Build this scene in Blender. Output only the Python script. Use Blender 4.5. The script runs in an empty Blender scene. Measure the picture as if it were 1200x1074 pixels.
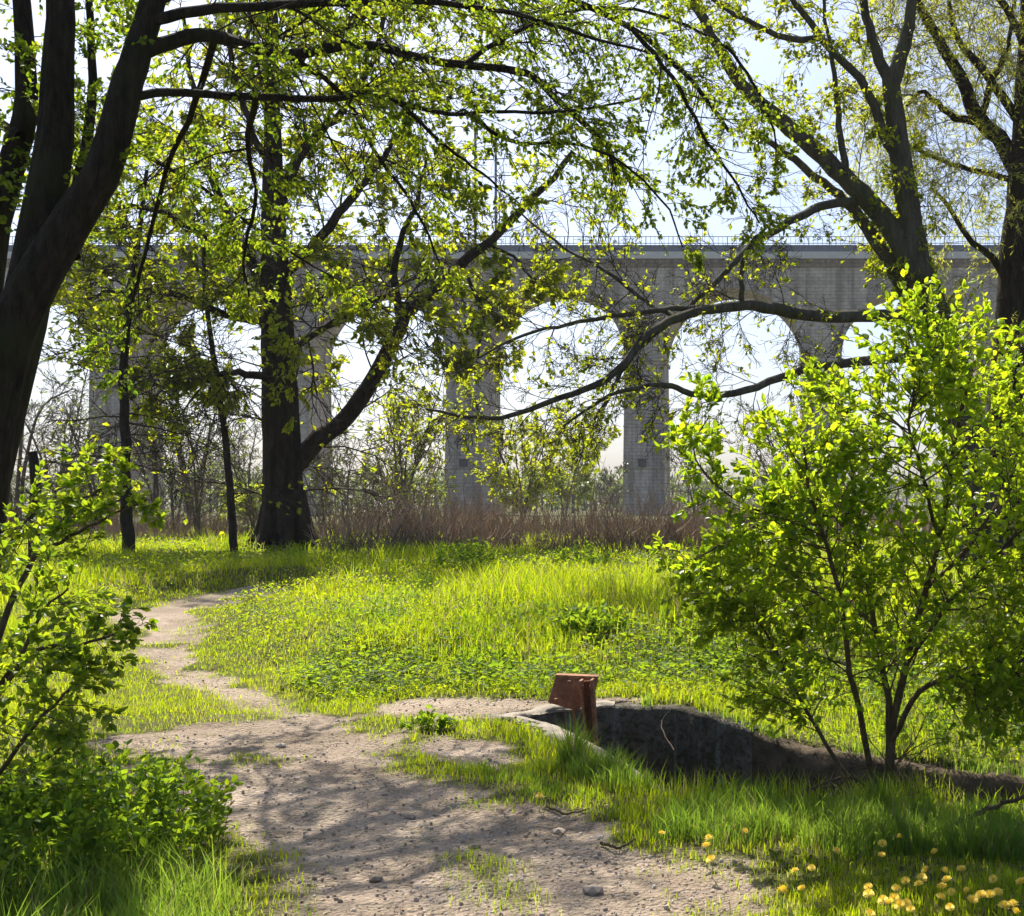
import bpy, math, random
import numpy as np
from mathutils import Vector, Matrix

# ------------------------------------------------------------------ camera, sky, sun, exposure
scn = bpy.context.scene
COL = scn.collection
random.seed(7)
RNG = np.random.default_rng(7)
F, CX, HV, EYE = 1450.0, 900.0, 590.0, 1.6      # focal length and vanishing point in photo pixels, eye height

cam_d = bpy.data.cameras.new('camera')
cam = bpy.data.objects.new('camera', cam_d)
COL.objects.link(cam)
cam.location = (0, 0, EYE)
cam.rotation_euler = (math.radians(90), 0, 0)
cam_d.sensor_width = 36
cam_d.lens = 36 * F / 1200
cam_d.shift_x = (600 - CX) / 1200
cam_d.shift_y = (HV - 537) / 1200
cam_d.clip_start = 0.1
cam_d.clip_end = 6000
scn.camera = cam

SUN_AZ, SUN_EL = math.radians(-24), math.radians(52)       # azimuth from +Y, negative = to the left
SUN_DIR = Vector((math.sin(SUN_AZ) * math.cos(SUN_EL), math.cos(SUN_AZ) * math.cos(SUN_EL), math.sin(SUN_EL)))
world = bpy.data.worlds.new('World')
scn.world = world
world.use_nodes = True
wn = world.node_tree
bg = wn.nodes['Background']
sky = wn.nodes.new('ShaderNodeTexSky')
sky.sky_type = 'NISHITA'
sky.sun_disc = False
sky.sun_elevation = SUN_EL
sky.sun_rotation = SUN_AZ
sky.air_density = 0.85
sky.dust_density = 2.7
sky.ozone_density = 4.0
wn.links.new(sky.outputs[0], bg.inputs[0])
bg.inputs[1].default_value = 0.094
sun_d = bpy.data.lights.new('sun', 'SUN')
sun_d.energy = 5.0
sun_d.angle = math.radians(0.6)
sun_d.color = (1.0, 0.93, 0.82)
sun = bpy.data.objects.new('sun', sun_d)
sun.rotation_euler = SUN_DIR.to_track_quat('Z', 'Y').to_euler()
sun.location = (-20, 30, 60)
COL.objects.link(sun)
scn.view_settings.view_transform = 'Standard'
scn.view_settings.look = 'None'
scn.view_settings.gamma = 1
scn.view_settings.use_curve_mapping = False
scn.view_settings.exposure = 0.98
scn.render.engine = 'CYCLES'
scn.cycles.max_bounces = 8
scn.cycles.diffuse_bounces = 4
scn.cycles.transmission_bounces = 6
scn.cycles.transparent_max_bounces = 8

# ------------------------------------------------------------------ helpers
def at(u, v, Y):
    """The world point that lies Y metres in front of the camera on photo pixel (u, v)."""
    return Vector(((u - CX) / F * Y, Y, EYE - (v - HV) / F * Y))

def ss(a, b, x):
    t = np.clip((x - a) / (b - a), 0, 1)
    return t * t * (3 - 2 * t)

def base_h(y):
    y = np.asarray(y, float)
    return 0.5 * np.clip((y - 12) / 18, 0, 1) - 0.5 * ss(60, 170, y)

def ground_at(u, v):
    """The ground point seen on photo pixel (u, v)."""
    Y = 8.0
    for _ in range(40):
        h = float(base_h(Y))
        Y = 0.5 * Y + 0.5 * (EYE - h) * F / max(v - HV, 2)
    return Vector(((u - CX) / F * Y, Y, float(base_h(Y))))

_perm = np.random.default_rng(3).random((256, 256))
def vnoise(x, y):
    x = np.asarray(x, float); y = np.asarray(y, float)
    xi = np.floor(x).astype(int); yi = np.floor(y).astype(int)
    fx = x - xi; fy = y - yi
    fx = fx * fx * (3 - 2 * fx); fy = fy * fy * (3 - 2 * fy)
    a = _perm[xi & 255, yi & 255]; b = _perm[(xi + 1) & 255, yi & 255]
    c = _perm[xi & 255, (yi + 1) & 255]; d = _perm[(xi + 1) & 255, (yi + 1) & 255]
    return (a * (1 - fx) + b * fx) * (1 - fy) + (c * (1 - fx) + d * fx) * fy

def fbm(x, y, o=4):
    s = 0; a = 0.5
    for k in range(o):
        s = s + a * vnoise(x * 2 ** k + 17.3 * k, y * 2 ** k + 5.1 * k); a *= 0.5
    return s / (1 - 0.5 ** o)

def np_mesh(name, verts, polys, smooth=True):
    """polys: list of (M, k) index arrays."""
    me = bpy.data.meshes.new(name)
    verts = np.asarray(verts, np.float32)
    polys = [np.asarray(p, np.int32) for p in polys if len(p)]
    me.vertices.add(len(verts))
    me.vertices.foreach_set('co', verts.ravel())
    loops = np.concatenate([p.ravel() for p in polys])
    starts, n = [], 0
    for p in polys:
        starts.append(n + np.arange(len(p), dtype=np.int32) * p.shape[1])
        n += p.size
    starts = np.concatenate(starts).astype(np.int32)
    me.loops.add(len(loops))
    me.loops.foreach_set('vertex_index', loops)
    me.polygons.add(len(starts))
    me.polygons.foreach_set('loop_start', starts)
    me.polygons.foreach_set('use_smooth', np.full(len(starts), smooth))
    me.update(calc_edges=True)
    me.validate()
    return me

def link(name, me, mat=None, parent=None, **tags):
    o = bpy.data.objects.new(name, me)
    COL.objects.link(o)
    if mat is not None and me is not None and len(me.materials) == 0:
        me.materials.append(mat)
    if parent is not None:
        o.parent = parent
        o.matrix_parent_inverse = Matrix.Translation(-parent.location)
    for k, v in tags.items():
        if v: o[k] = v
    return o

def thing(name, loc, label, category, group=None):
    o = bpy.data.objects.new(name, None)
    o.empty_display_size = 0.2
    o.location = loc
    COL.objects.link(o)
    o['label'] = label; o['category'] = category
    if group: o['group'] = group
    return o

class MB:
    """Collects boxes, tubes and free faces into one mesh."""
    def __init__(s): s.v = []; s.q = []; s.n = 0
    def add(s, verts, faces):
        s.v.extend([tuple(p) for p in verts]); s.q.extend([tuple(i + s.n for i in f) for f in faces]); s.n += len(verts)
    def box(s, c, d, M=None):
        vs = [Vector((x * d[0] / 2, y * d[1] / 2, z * d[2] / 2)) for x in (-1, 1) for y in (-1, 1) for z in (-1, 1)]
        if M is not None: vs = [M @ p for p in vs]
        s.add([p + Vector(c) for p in vs], [(0, 1, 3, 2), (4, 6, 7, 5), (0, 4, 5, 1), (2, 3, 7, 6), (0, 2, 6, 4), (1, 5, 7, 3)])
    def mesh(s, name, smooth=False, bevel=0):
        me = bpy.data.meshes.new(name)
        me.from_pydata(s.v, [], s.q)
        if bevel:
            import bmesh
            bm = bmesh.new(); bm.from_mesh(me)
            bmesh.ops.bevel(bm, geom=bm.edges[:], offset=bevel, segments=1, affect='EDGES')
            bm.to_mesh(me); bm.free()
        if smooth: me.polygons.foreach_set('use_smooth', [True] * len(me.polygons))
        me.update()
        return me

# ------------------------------------------------------------------ materials
class NT:
    def __init__(s, name):
        s.m = bpy.data.materials.new(name); s.m.use_nodes = True
        s.t = s.m.node_tree; s.t.nodes.clear()
        s.out = s.n('OutputMaterial')
    def n(s, kind, **kw):
        nd = s.t.nodes.new('ShaderNode' + kind)
        for k, v in kw.items(): setattr(nd, k, v)
        return nd
    def l(s, a, b): s.t.links.new(a, b)
    def noise(s, scale, detail=4, vec=None, rough=0.6):
        nd = s.n('TexNoise'); nd.inputs['Scale'].default_value = scale
        nd.inputs['Detail'].default_value = detail; nd.inputs['Roughness'].default_value = rough
        if vec is not None: s.l(vec, nd.inputs['Vector'])
        return nd.outputs['Fac']
    def ramp(s, fac, *stops):
        r = s.n('ValToRGB'); e = r.color_ramp.elements
        while len(e) < len(stops): e.new(0.5)
        for i, (p, c) in enumerate(stops):
            e[i].position = p; e[i].color = (*c, 1) if len(c) == 3 else c
        s.l(fac, r.inputs[0]); return r.outputs[0]
    def mix(s, fac, a, b, blend='MIX'):
        m = s.n('Mix', data_type='RGBA', blend_type=blend)
        for sock, val in ((m.inputs[0], fac), (m.inputs[6], a), (m.inputs[7], b)):
            if isinstance(val, bpy.types.NodeSocket): s.l(val, sock)
            elif isinstance(val, (int, float)): sock.default_value = val
            else: sock.default_value = (*val, 1)
        return m.outputs[2]
    def math(s, op, a, b):
        m = s.n('Math', operation=op)
        for i, val in enumerate((a, b)):
            if isinstance(val, bpy.types.NodeSocket): s.l(val, m.inputs[i])
            else: m.inputs[i].default_value = val
        return m.outputs[0]
    def bump(s, h, dist=0.02, strength=1.0):
        b = s.n('Bump'); b.inputs['Distance'].default_value = dist; b.inputs['Strength'].default_value = strength
        s.l(h, b.inputs['Height']); return b.outputs[0]
    def bsdf(s, col, rough=0.8, normal=None, spec=0.3, metal=0):
        p = s.n('BsdfPrincipled')
        if isinstance(col, bpy.types.NodeSocket): s.l(col, p.inputs['Base Color'])
        else: p.inputs['Base Color'].default_value = (*col, 1)
        if isinstance(rough, bpy.types.NodeSocket): s.l(rough, p.inputs['Roughness'])
        else: p.inputs['Roughness'].default_value = rough
        p.inputs['Specular IOR Level'].default_value = spec
        p.inputs['Metallic'].default_value = metal
        if normal is not None: s.l(normal, p.inputs['Normal'])
        return p.outputs[0]
    def done(s, sh): s.l(sh, s.out.inputs[0]); return s.m

def leaf_mat(name, c0, c1, t0, t1, trans=0.5, rough=0.42, spec=0.35, dry=None):
    """Thin leaves: reflect c0..c1, let t0..t1 through, varied from leaf to leaf."""
    k = NT(name)
    rnd = k.n('NewGeometry').outputs['Random Per Island']
    oi = k.n('ObjectInfo').outputs['Random']
    r = k.math('FRACT', k.math('ADD', rnd, oi), 0)
    pos = k.n('NewGeometry').outputs['Position']
    nz = k.math('ADD', k.math('MULTIPLY', k.noise(1.3, 2, pos), 0.6), k.math('MULTIPLY', k.noise(0.35, 3, pos), 0.4))
    f = k.math('ADD', k.math('MULTIPLY', r, 0.55), k.math('MULTIPLY', k.math('SUBTRACT', nz, 0.25), 0.9))
    col = k.ramp(f, (0.1, c0), (0.9, c1))
    tcol = k.ramp(f, (0.1, t0), (0.9, t1))
    if dry is not None:
        isd = k.math('GREATER_THAN', k.math('FRACT', k.math('MULTIPLY', r, 7.31), 0), 1 - dry)
        col = k.mix(isd, col, (0.34, 0.27, 0.13)); tcol = k.mix(isd, tcol, (0.40, 0.32, 0.14))
    d = k.bsdf(col, rough, None, spec)
    t = k.n('BsdfTranslucent'); k.l(tcol, t.inputs[0])
    m = k.n('MixShader'); m.inputs[0].default_value = trans
    k.l(d, m.inputs[1]); k.l(t.outputs[0], m.inputs[2])
    return k.done(m.outputs[0])

def bark_mat(name, c0, c1, scale=9, moss=None, bump=0.02):
    k = NT(name)
    tc = k.n('TexCoord').outputs['Object']
    mp = k.n('Mapping'); mp.inputs['Scale'].default_value = (1, 1, 0.22); k.l(tc, mp.inputs[0])
    a = k.noise(scale, 6, mp.outputs[0], 0.7)
    b = k.noise(scale * 3.2, 5, mp.outputs[0], 0.7)
    big = k.noise(1.7, 3, tc)
    col = k.ramp(a, (0.32, c0), (0.68, c1))
    col = k.mix(k.ramp(b, (0.35, (0, 0, 0)), (0.65, (1, 1, 1))), col, k.mix(0.5, col, c0), 'MIX')
    if moss is not None:
        col = k.mix(k.ramp(big, (0.5, (0, 0, 0)), (0.7, (0.75, 0.75, 0.75))), col, moss)
    h = k.math('ADD', a, k.math('MULTIPLY', b, 0.5))
    return k.done(k.bsdf(col, 0.92, k.bump(h, bump), 0.15))

M = {}
M['leaf_near'] = leaf_mat('near_tree_leaf', (0.035, 0.075, 0.012), (0.10, 0.13, 0.015), (0.16, 0.32, 0.012), (0.60, 0.66, 0.02), 0.56)
M['leaf_mid'] = leaf_mat('mid_tree_leaf', (0.055, 0.095, 0.012), (0.12, 0.15, 0.015), (0.36, 0.50, 0.012), (0.78, 0.76, 0.02), 0.6)
M['leaf_shrub'] = leaf_mat('shrub_leaf', (0.06, 0.12, 0.014), (0.14, 0.19, 0.018), (0.27, 0.48, 0.012), (0.74, 0.82, 0.02), 0.6)
M['leaf_left'] = leaf_mat('left_shrub_leaf', (0.05, 0.11, 0.018), (0.12, 0.17, 0.02), (0.22, 0.40, 0.015), (0.64, 0.72, 0.02), 0.56)
M['leaf_willow'] = leaf_mat('willow_leaf', (0.10, 0.14, 0.03), (0.17, 0.19, 0.04), (0.50, 0.56, 0.05), (0.76, 0.74, 0.08), 0.6)
M['leaf_far'] = leaf_mat('far_leaf', (0.06, 0.09, 0.03), (0.10, 0.13, 0.04), (0.16, 0.22, 0.05), (0.26, 0.32, 0.06), 0.45)
M['leaf_herb'] = leaf_mat('herb_leaf', (0.045, 0.10, 0.015), (0.10, 0.16, 0.018), (0.22, 0.42, 0.02), (0.50, 0.62, 0.02), 0.5, 0.6, 0.15)
M['grass'] = leaf_mat('grass_blade', (0.045, 0.09, 0.012), (0.11, 0.16, 0.014), (0.23, 0.44, 0.01), (0.80, 0.84, 0.012), 0.58, 0.5, 0.25, 0.10)
M['cover'] = leaf_mat('ground_cover_leaf', (0.04, 0.085, 0.012), (0.10, 0.15, 0.014), (0.22, 0.42, 0.01), (0.74, 0.78, 0.012), 0.5, 0.5, 0.2, 0.06)
M['grass_tall'] = leaf_mat('tall_grass_blade', (0.04, 0.10, 0.015), (0.10, 0.16, 0.025), (0.20, 0.40, 0.03), (0.46, 0.60, 0.05), 0.52, 0.4, 0.35, 0.07)
M['bark_dark'] = bark_mat('dark_bark', (0.013, 0.010, 0.007), (0.080, 0.060, 0.042), 18, (0.045, 0.048, 0.018), 0.07)
M['bark_mid'] = bark_mat('brown_bark', (0.016, 0.011, 0.008), (0.10, 0.075, 0.055), 9, (0.05, 0.05, 0.022), 0.11)
M['bark_grey'] = bark_mat('grey_bark', (0.04, 0.035, 0.024), (0.16, 0.142, 0.108), 9, (0.09, 0.095, 0.035), 0.03)
M['twig'] = bark_mat('twig_bark', (0.035, 0.028, 0.022), (0.10, 0.08, 0.06), 30)
M['twig_pale'] = bark_mat('pale_twig_bark', (0.09, 0.075, 0.055), (0.22, 0.19, 0.14), 30)
M['twig_shrub'] = bark_mat('shrub_bark', (0.06, 0.042, 0.027), (0.20, 0.145, 0.09), 40)

# ------------------------------------------------------------------ tubes, leaves
def tubes(polys, sides, name, bumpy=0.0):
    """polys: list of (points, radii); equal point counts are built together."""
    by = {}
    for pts, rad in polys: by.setdefault(len(pts), []).append((pts, rad))
    V, Q, off = [], [], 0
    for n, lst in by.items():
        Pm = np.array([[tuple(p) for p in a] for a, _ in lst], float)
        R = np.array([b for _, b in lst], float)
        m = len(lst)
        T = np.gradient(Pm, axis=1)
        T /= np.linalg.norm(T, axis=2, keepdims=True) + 1e-9
        D = Pm[:, -1] - Pm[:, 0]
        ref = np.where((np.abs(D[:, 2]) > 0.7 * np.linalg.norm(D, axis=1))[:, None], [[1.0, 0.13, 0.0]], [[0.1, 0.0, 1.0]])
        U = np.cross(T, ref[:, None, :]); U /= np.linalg.norm(U, axis=2, keepdims=True) + 1e-9
        W = np.cross(T, U)
        an = np.arange(sides) * 2 * math.pi / sides
        RR = np.repeat(R[:, :, None], sides, 2)
        if bumpy:
            RR = RR * (1 + bumpy * 1.5 * (RNG.random((m, 1, sides)) - 0.5) + bumpy * 0.5 * (RNG.random((m, n, sides)) - 0.5))
        ring = Pm[:, :, None, :] + RR[..., None] * (np.cos(an)[None, None, :, None] * U[:, :, None, :] + np.sin(an)[None, None, :, None] * W[:, :, None, :])
        V.append(ring.reshape(-1, 3))
        i = np.arange(m)[:, None, None] * n * sides + np.arange(n - 1)[None, :, None] * sides
        j = np.arange(sides)[None, None, :]; j2 = (j + 1) % sides
        q = np.stack([i + j, i + j2, i + sides + j2, i + sides + j], -1).reshape(-1, 4) + off
        Q.append(q); off += m * n * sides
    return np_mesh(name, np.concatenate(V), [np.concatenate(Q)])

# leaf templates: x = across, y = along, z = up
LEAF_HI = (np.array([[0, 0, 0], [-.22, .22, .05], [.22, .22, .05], [0, .28, 0], [-.30, .52, .07], [.30, .52, .07], [0, .58, -.01], [-.16, .82, .02], [.16, .82, .02], [0, 1.0, -.07]]),
           np.array([[0, 3, 1, 1], [0, 2, 3, 3], [1, 3, 6, 4], [3, 2, 5, 6], [4, 6, 9, 7], [6, 5, 8, 9]]))
LEAF_LO = (np.array([[0, 0, 0], [-.28, .5, .06], [.28, .5, .06], [0, 1.0, -.05]]), np.array([[0, 2, 3], [0, 3, 1]]))
LEAF_NARROW = (np.array([[0, 0, 0], [-.10, .45, .02], [.10, .45, .02], [0, 1.0, -.04]]), np.array([[0, 2, 3], [0, 3, 1]]))

def leaf_frames(pos, axis, up_bias=0.7):
    a = axis / (np.linalg.norm(axis, axis=1, keepdims=True) + 1e-9)
    nrm = RNG.normal(size=a.shape); nrm[:, 2] += up_bias * 2
    s = np.cross(a, nrm); s /= np.linalg.norm(s, axis=1, keepdims=True) + 1e-9
    n = np.cross(s, a)
    return s, a, n

def leaf_mesh(name, pos, axis, size, tmpl=LEAF_LO, up_bias=0.7, frames=None):
    pos = np.asarray(pos, float); axis = np.asarray(axis, float); size = np.asarray(size, float)
    s, a, n = frames if frames is not None else leaf_frames(pos, axis, up_bias)
    tv, tf = tmpl
    wv = 0.8 + 0.45 * RNG.random(len(pos))
    V = pos[:, None, :] + size[:, None, None] * (tv[None, :, 0:1] * wv[:, None, None] * s[:, None, :] + tv[None, :, 1:2] * a[:, None, :] + tv[None, :, 2:3] * n[:, None, :])
    k = len(tv)
    idx = (np.arange(len(pos)) * k)[:, None, None]
    if tf.shape[1] == 4:
        tri = tf[tf[:, 2] == tf[:, 3]][:, :3]; qd = tf[tf[:, 2] != tf[:, 3]]
        polys = [(idx + tri[None]).reshape(-1, 3), (idx + qd[None]).reshape(-1, 4)]
    else:
        polys = [(idx + tf[None]).reshape(-1, 3)]
    return np_mesh(name, V.reshape(-1, 3), polys, smooth=False)

def catmull(pts, n):
    pts = [Vector(p) for p in pts]
    pts = [pts[0] * 2 - pts[1]] + pts + [pts[-1] * 2 - pts[-2]]
    out = []
    segs = len(pts) - 3
    for i in range(n):
        t = i / (n - 1) * segs; k = min(int(t), segs - 1); t -= k
        p0, p1, p2, p3 = pts[k:k + 4]
        out.append(0.5 * ((2 * p1) + (p2 - p0) * t + (2 * p0 - 5 * p1 + 4 * p2 - p3) * t * t + (3 * p1 - p0 - 3 * p2 + p3) * t ** 3))
    return out

class Plant:
    def __init__(s, seed=0, sides=4):
        s.rd = random.Random(seed); s.twigs = []; s.branches = []; s.lp = []; s.la = []; s.ls = []; s.parts = []; s.sides = sides
    def limb(s, pts, r0, r1, n=20, wig=0.0, kind='limb', sides=10, keep=True, pw=1.0):
        c = catmull(pts, n)
        for i in range(1, n - 1):
            c[i] = c[i] + Vector((s.rd.uniform(-1, 1), s.rd.uniform(-1, 1), s.rd.uniform(-1, 1))) * wig
        rad = [r0 + (r1 - r0) * (i / (n - 1)) ** pw for i in range(n)]
        if keep: s.parts.append((kind, c, rad, sides))
        return c, rad
    def dirs(s, tan, ang):
        r = Vector((s.rd.gauss(0, 1), s.rd.gauss(0, 1), s.rd.gauss(0, 1)))
        side = (r - tan * r.dot(tan)).normalized()
        return (tan * math.cos(ang) + side * math.sin(ang)).normalized()
    def sprout(s, limb, n, L, prm, t0=0.15, t1=1.0, lvl=1, bias=(0, 0, 0), ang=(0.6, 1.2)):
        c, rad = limb
        bias = Vector(bias)
        for i in range(n):
            t = t0 + (t1 - t0) * (i + s.rd.random()) / n
            k = min(int(t * (len(c) - 1)), len(c) - 2); f = t * (len(c) - 1) - k
            p = c[k].lerp(c[k + 1], f)
            tan = (c[k + 1] - c[k]).normalized()
            d = (s.dirs(tan, s.rd.uniform(*ang)) + bias).normalized()
            l = L * s.rd.uniform(0.55, 1.2) * (1.1 - 0.4 * t)
            r = min(rad[k] * 0.6, l * prm.get('rk', 0.011))
            s.grow(p, d, l, r, lvl, prm)
    def grow(s, p, d, L, r, lvl, prm):
        last = lvl >= prm['levels']
        n = 5 if not last else 4
        wig = prm.get('wig', 0.25); g = Vector(prm.get('trop', (0, 0, 0)))
        pts = [p.copy()]; dd = d.copy(); q = p.copy(); ds = [dd.copy()]
        rd = s.rd
        for i in range(n - 1):
            q = q + dd * (L / (n - 1)); pts.append(q.copy())
            dd = (dd + Vector((rd.uniform(-1, 1), rd.uniform(-1, 1), rd.uniform(-1, 1))) * wig + g).normalized()
            ds.append(dd.copy())
        rm = prm.get('rmin', 0.002)
        r = max(r, rm)
        rads = [max(r * (1 - 0.65 * i / (n - 1)), rm * 0.7) for i in range(n)]
        (s.twigs if last else s.branches).append((pts, rads))
        if not last:
            m = prm['kids'][lvl - 1]
            for i in range(m):
                t = 0.2 + 0.8 * (i + rd.random()) / m
                t = min(t, 0.999)
                k = int(t * (n - 1)); f = t * (n - 1) - k
                b = pts[k].lerp(pts[k + 1], f)
                cd = s.dirs(ds[k], rd.uniform(0.45, 1.05))
                s.grow(b, cd, L * prm.get('ratio', 0.5) * rd.uniform(0.6, 1.25) * (1.15 - 0.5 * t), r * 0.55, lvl + 1, prm)
        if prm.get('leaf', 0) > 0 and (last or prm.get('allleaf')):
            if rd.random() < prm.get('bare', 0): return
            m = prm['leaf']
            for i in range(m):
                t = 0.2 + 0.8 * (i + rd.random()) / m
                t = min(t, 0.999)
                k = int(t * (n - 1)); f = t * (n - 1) - k
                b = pts[k].lerp(pts[k + 1], f)
                for _ in range(prm.get('whorl', 1)):
                    ld = s.dirs(ds[k], rd.uniform(0.3, 1.15))
                    s.lp.append(tuple(b)); s.la.append((ld.x, ld.y, ld.z - prm.get('hang', 0.1)))
                    s.ls.append(prm['size'] * rd.triangular(0.35, 1.5, 1.0))
    def build(s, root, bark, twigmat, leafmat, tmpl=LEAF_LO, singles=0, bumpy=0.06, up_bias=0.7, parts_mat=None, foliage='foliage'):
        for kind, c, rad, sides in s.parts:
            link(kind, tubes([(c, rad)], sides, kind, bumpy), bark, root)
        if s.branches: link('branches', tubes(s.branches, s.sides, 'branches'), twigmat, root, kind='stuff')
        if s.twigs: link('twigs', tubes(s.twigs, 3, 'twigs'), twigmat, root, kind='stuff')
        if s.lp:
            pos = np.array(s.lp); ax = np.array(s.la); sz = np.array(s.ls)
            fr = leaf_frames(pos, ax, up_bias)
            sel = np.zeros(len(pos), bool)
            if singles:
                u = CX + pos[:, 0] / pos[:, 1] * F; v = HV - (pos[:, 2] - EYE) / pos[:, 1] * F
                ok = (u > 5) & (u < 1195) & (v > 5) & (v < 1069)
                score = np.where(ok, sz / pos[:, 1] * (0.75 + 0.5 * RNG.random(len(pos))), -1)
                pick = np.argsort(-score)[:singles]
                sel[pick[score[pick] > 0]] = True
                sh = single_leaf_mesh(leafmat)
                for i in np.nonzero(sel)[0]:
                    o = bpy.data.objects.new('leaf', sh)
                    Mx = Matrix([[fr[0][i][r], fr[1][i][r], fr[2][i][r], 0] for r in range(3)] + [[0, 0, 0, 1]]).to_4x4()
                    o.matrix_world = Matrix.Translation(Vector(pos[i]) ) @ Mx @ Matrix.Scale(float(sz[i]), 4)
                    COL.objects.link(o); o.parent = root
                    o.matrix_parent_inverse = Matrix.Translation(-root.location)
            r = ~sel
            link(foliage, leaf_mesh(foliage, pos[r], ax[r], sz[r], tmpl, up_bias, tuple(x[r] for x in fr)), leafmat, root, kind='stuff')
_single = {}
def single_leaf_mesh(mat):
    if mat.name not in _single:
        tv, tf = LEAF_HI
        me = bpy.data.meshes.new('leaf')
        me.from_pydata([tuple(p) for p in tv], [], [tuple(dict.fromkeys(f)) for f in tf.tolist()])
        me.materials.append(mat); me.update()
        _single[mat.name] = me
    return _single[mat.name]

# ------------------------------------------------------------------ terrain: field, path, ditch
def gpoly(lst): return np.array([ground_at(u, v)[:2] for u, v in lst])
PATH = gpoly([(330, 1500), (900, 1500), (862, 1074), (812, 1025), (775, 985), (758, 958), (650, 948), (575, 932), (500, 905), (462, 880), (432, 852), (395, 836), (330, 815), (288, 790), (250, 770), (222, 752), (226, 738), (220, 725), (250, 714), (322, 704), (322, 692), (285, 692), (200, 702), (130, 722), (142, 742), (150, 760), (168, 780), (215, 800), (235, 818), (225, 840), (135, 850), (120, 872), (160, 902), (200, 930), (235, 960), (262, 1000), (300, 1040), (320, 1074)])
STRIP = gpoly([(425, 836), (460, 816), (560, 815), (700, 818), (760, 818), (700, 828), (640, 835), (600, 842), (520, 842)])
BLOB = gpoly([(480, 872), (520, 862), (590, 872), (620, 888), (600, 905), (530, 900)])
GRASSY = [gpoly(l) for l in ([(110, 806), (200, 800), (300, 826), (330, 842), (280, 850), (120, 850)], [(535, 1010), (575, 1015), (640, 1080), (600, 1090)], [(240, 770), (330, 790), (420, 800), (460, 812), (400, 830), (340, 818)], [(255, 985), (330, 1010), (330, 1090), (250, 1090)])]
_g = lambda u, v: tuple(ground_at(u, v)[:2])
_a = lambda u, Y: ((u - CX) / F * Y, Y)
PIT = np.array([_g(600, 838), _g(650, 829), _g(720, 823), _g(800, 828), _a(880, 9.4), _a(955, 9.05), _a(1030, 8.75), _a(1120, 8.4), _a(1215, 8.05), _a(1500, 7.5), _g(1500, 944), _g(1215, 938), _g(1090, 936), _g(960, 934), _g(860, 931), _g(800, 925), _g(760, 911), _g(700, 874), _g(655, 851)])
def bank_dip(x, y):
    return -0.19 * ss(-0.75, 0.35, x) * ss(7.1, 7.9, y) * ss(11.3, 9.6, y)
PIT_D = 0.85

def poly_sd(x, y, P):
    """Signed distance to a polygon, negative inside."""
    d2 = np.full(x.shape, 1e9); ins = np.zeros(x.shape, bool)
    n = len(P)
    for i in range(n):
        a, b = P[i], P[(i + 1) % n]
        e = b - a; wx = x - a[0]; wy = y - a[1]
        t = np.clip((wx * e[0] + wy * e[1]) / (e @ e), 0, 1)
        d2 = np.minimum(d2, (wx - e[0] * t) ** 2 + (wy - e[1] * t) ** 2)
        c = ((a[1] > y) != (b[1] > y))
        with np.errstate(divide='ignore', invalid='ignore'):
            xx = a[0] + (y - a[1]) / (b[1] - a[1]) * e[0]
        ins ^= c & (x < xx)
    return np.sqrt(d2) * np.where(ins, -1, 1)

def path_mask(x, y):
    nz = (fbm(x * 1.7, y * 1.7, 4) - 0.5) * 0.9 + (fbm(x * 7, y * 7, 3) - 0.5) * 0.35
    m = 1 - ss(-0.34, 0.40, poly_sd(x, y, PATH) + nz * 1.1)
    g = fbm(x * 1.3 + 70, y * 1.3 + 20, 4)
    m = m * (1 - 0.85 * ss(0.60, 0.70, g) * ss(6.5, 8.5, y))
    for P_ in GRASSY:
        m = m * (1 - 0.62 * (1 - ss(-0.25, 0.3, poly_sd(x, y, P_) + nz * 0.5)))
    m = np.maximum(m, 1 - ss(-0.15, 0.15, poly_sd(x, y, STRIP) + nz * 0.35))
    m = np.maximum(m, 0.9 * (1 - ss(-0.15, 0.15, poly_sd(x, y, BLOB) + nz * 0.4)))
    return m

def terrain_h(x, y, pit=True):
    h = base_h(y)
    far = ss(4, 12, np.abs(y - 2) + 3)
    h = h + (fbm(x * 0.5 + 3, y * 0.5, 3) - 0.5) * 0.16 * (y < 60)
    pm = path_mask(x, y)
    h = h + (fbm(x * 3.1, y * 3.1, 3) - 0.5) * 0.05 - 0.03 * pm
    h = h + pm * (fbm(x * 9, y * 9, 3) - 0.5) * 0.035
    h = h + 0.26 * ss(10.9, 12.7, y + 0.5 * (fbm(x * 0.8, y * 0.2 + 3, 2) - 0.5)) * ss(27, 20, y) * ss(0.1, 1.2, poly_sd(x, y, PATH))      # the meadow sits a little higher than the path
    sd = poly_sd(x, y, PIT)
    h = h * (0.25 + 0.75 * ss(0.1, 0.9, sd)) + bank_dip(x, y)
    if pit:
        h = h - (PIT_D + (fbm(x * 4, y * 4, 3) - 0.5) * 0.2) * (1 - ss(0.02, 0.13, sd))
    return h, pm, sd

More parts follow.
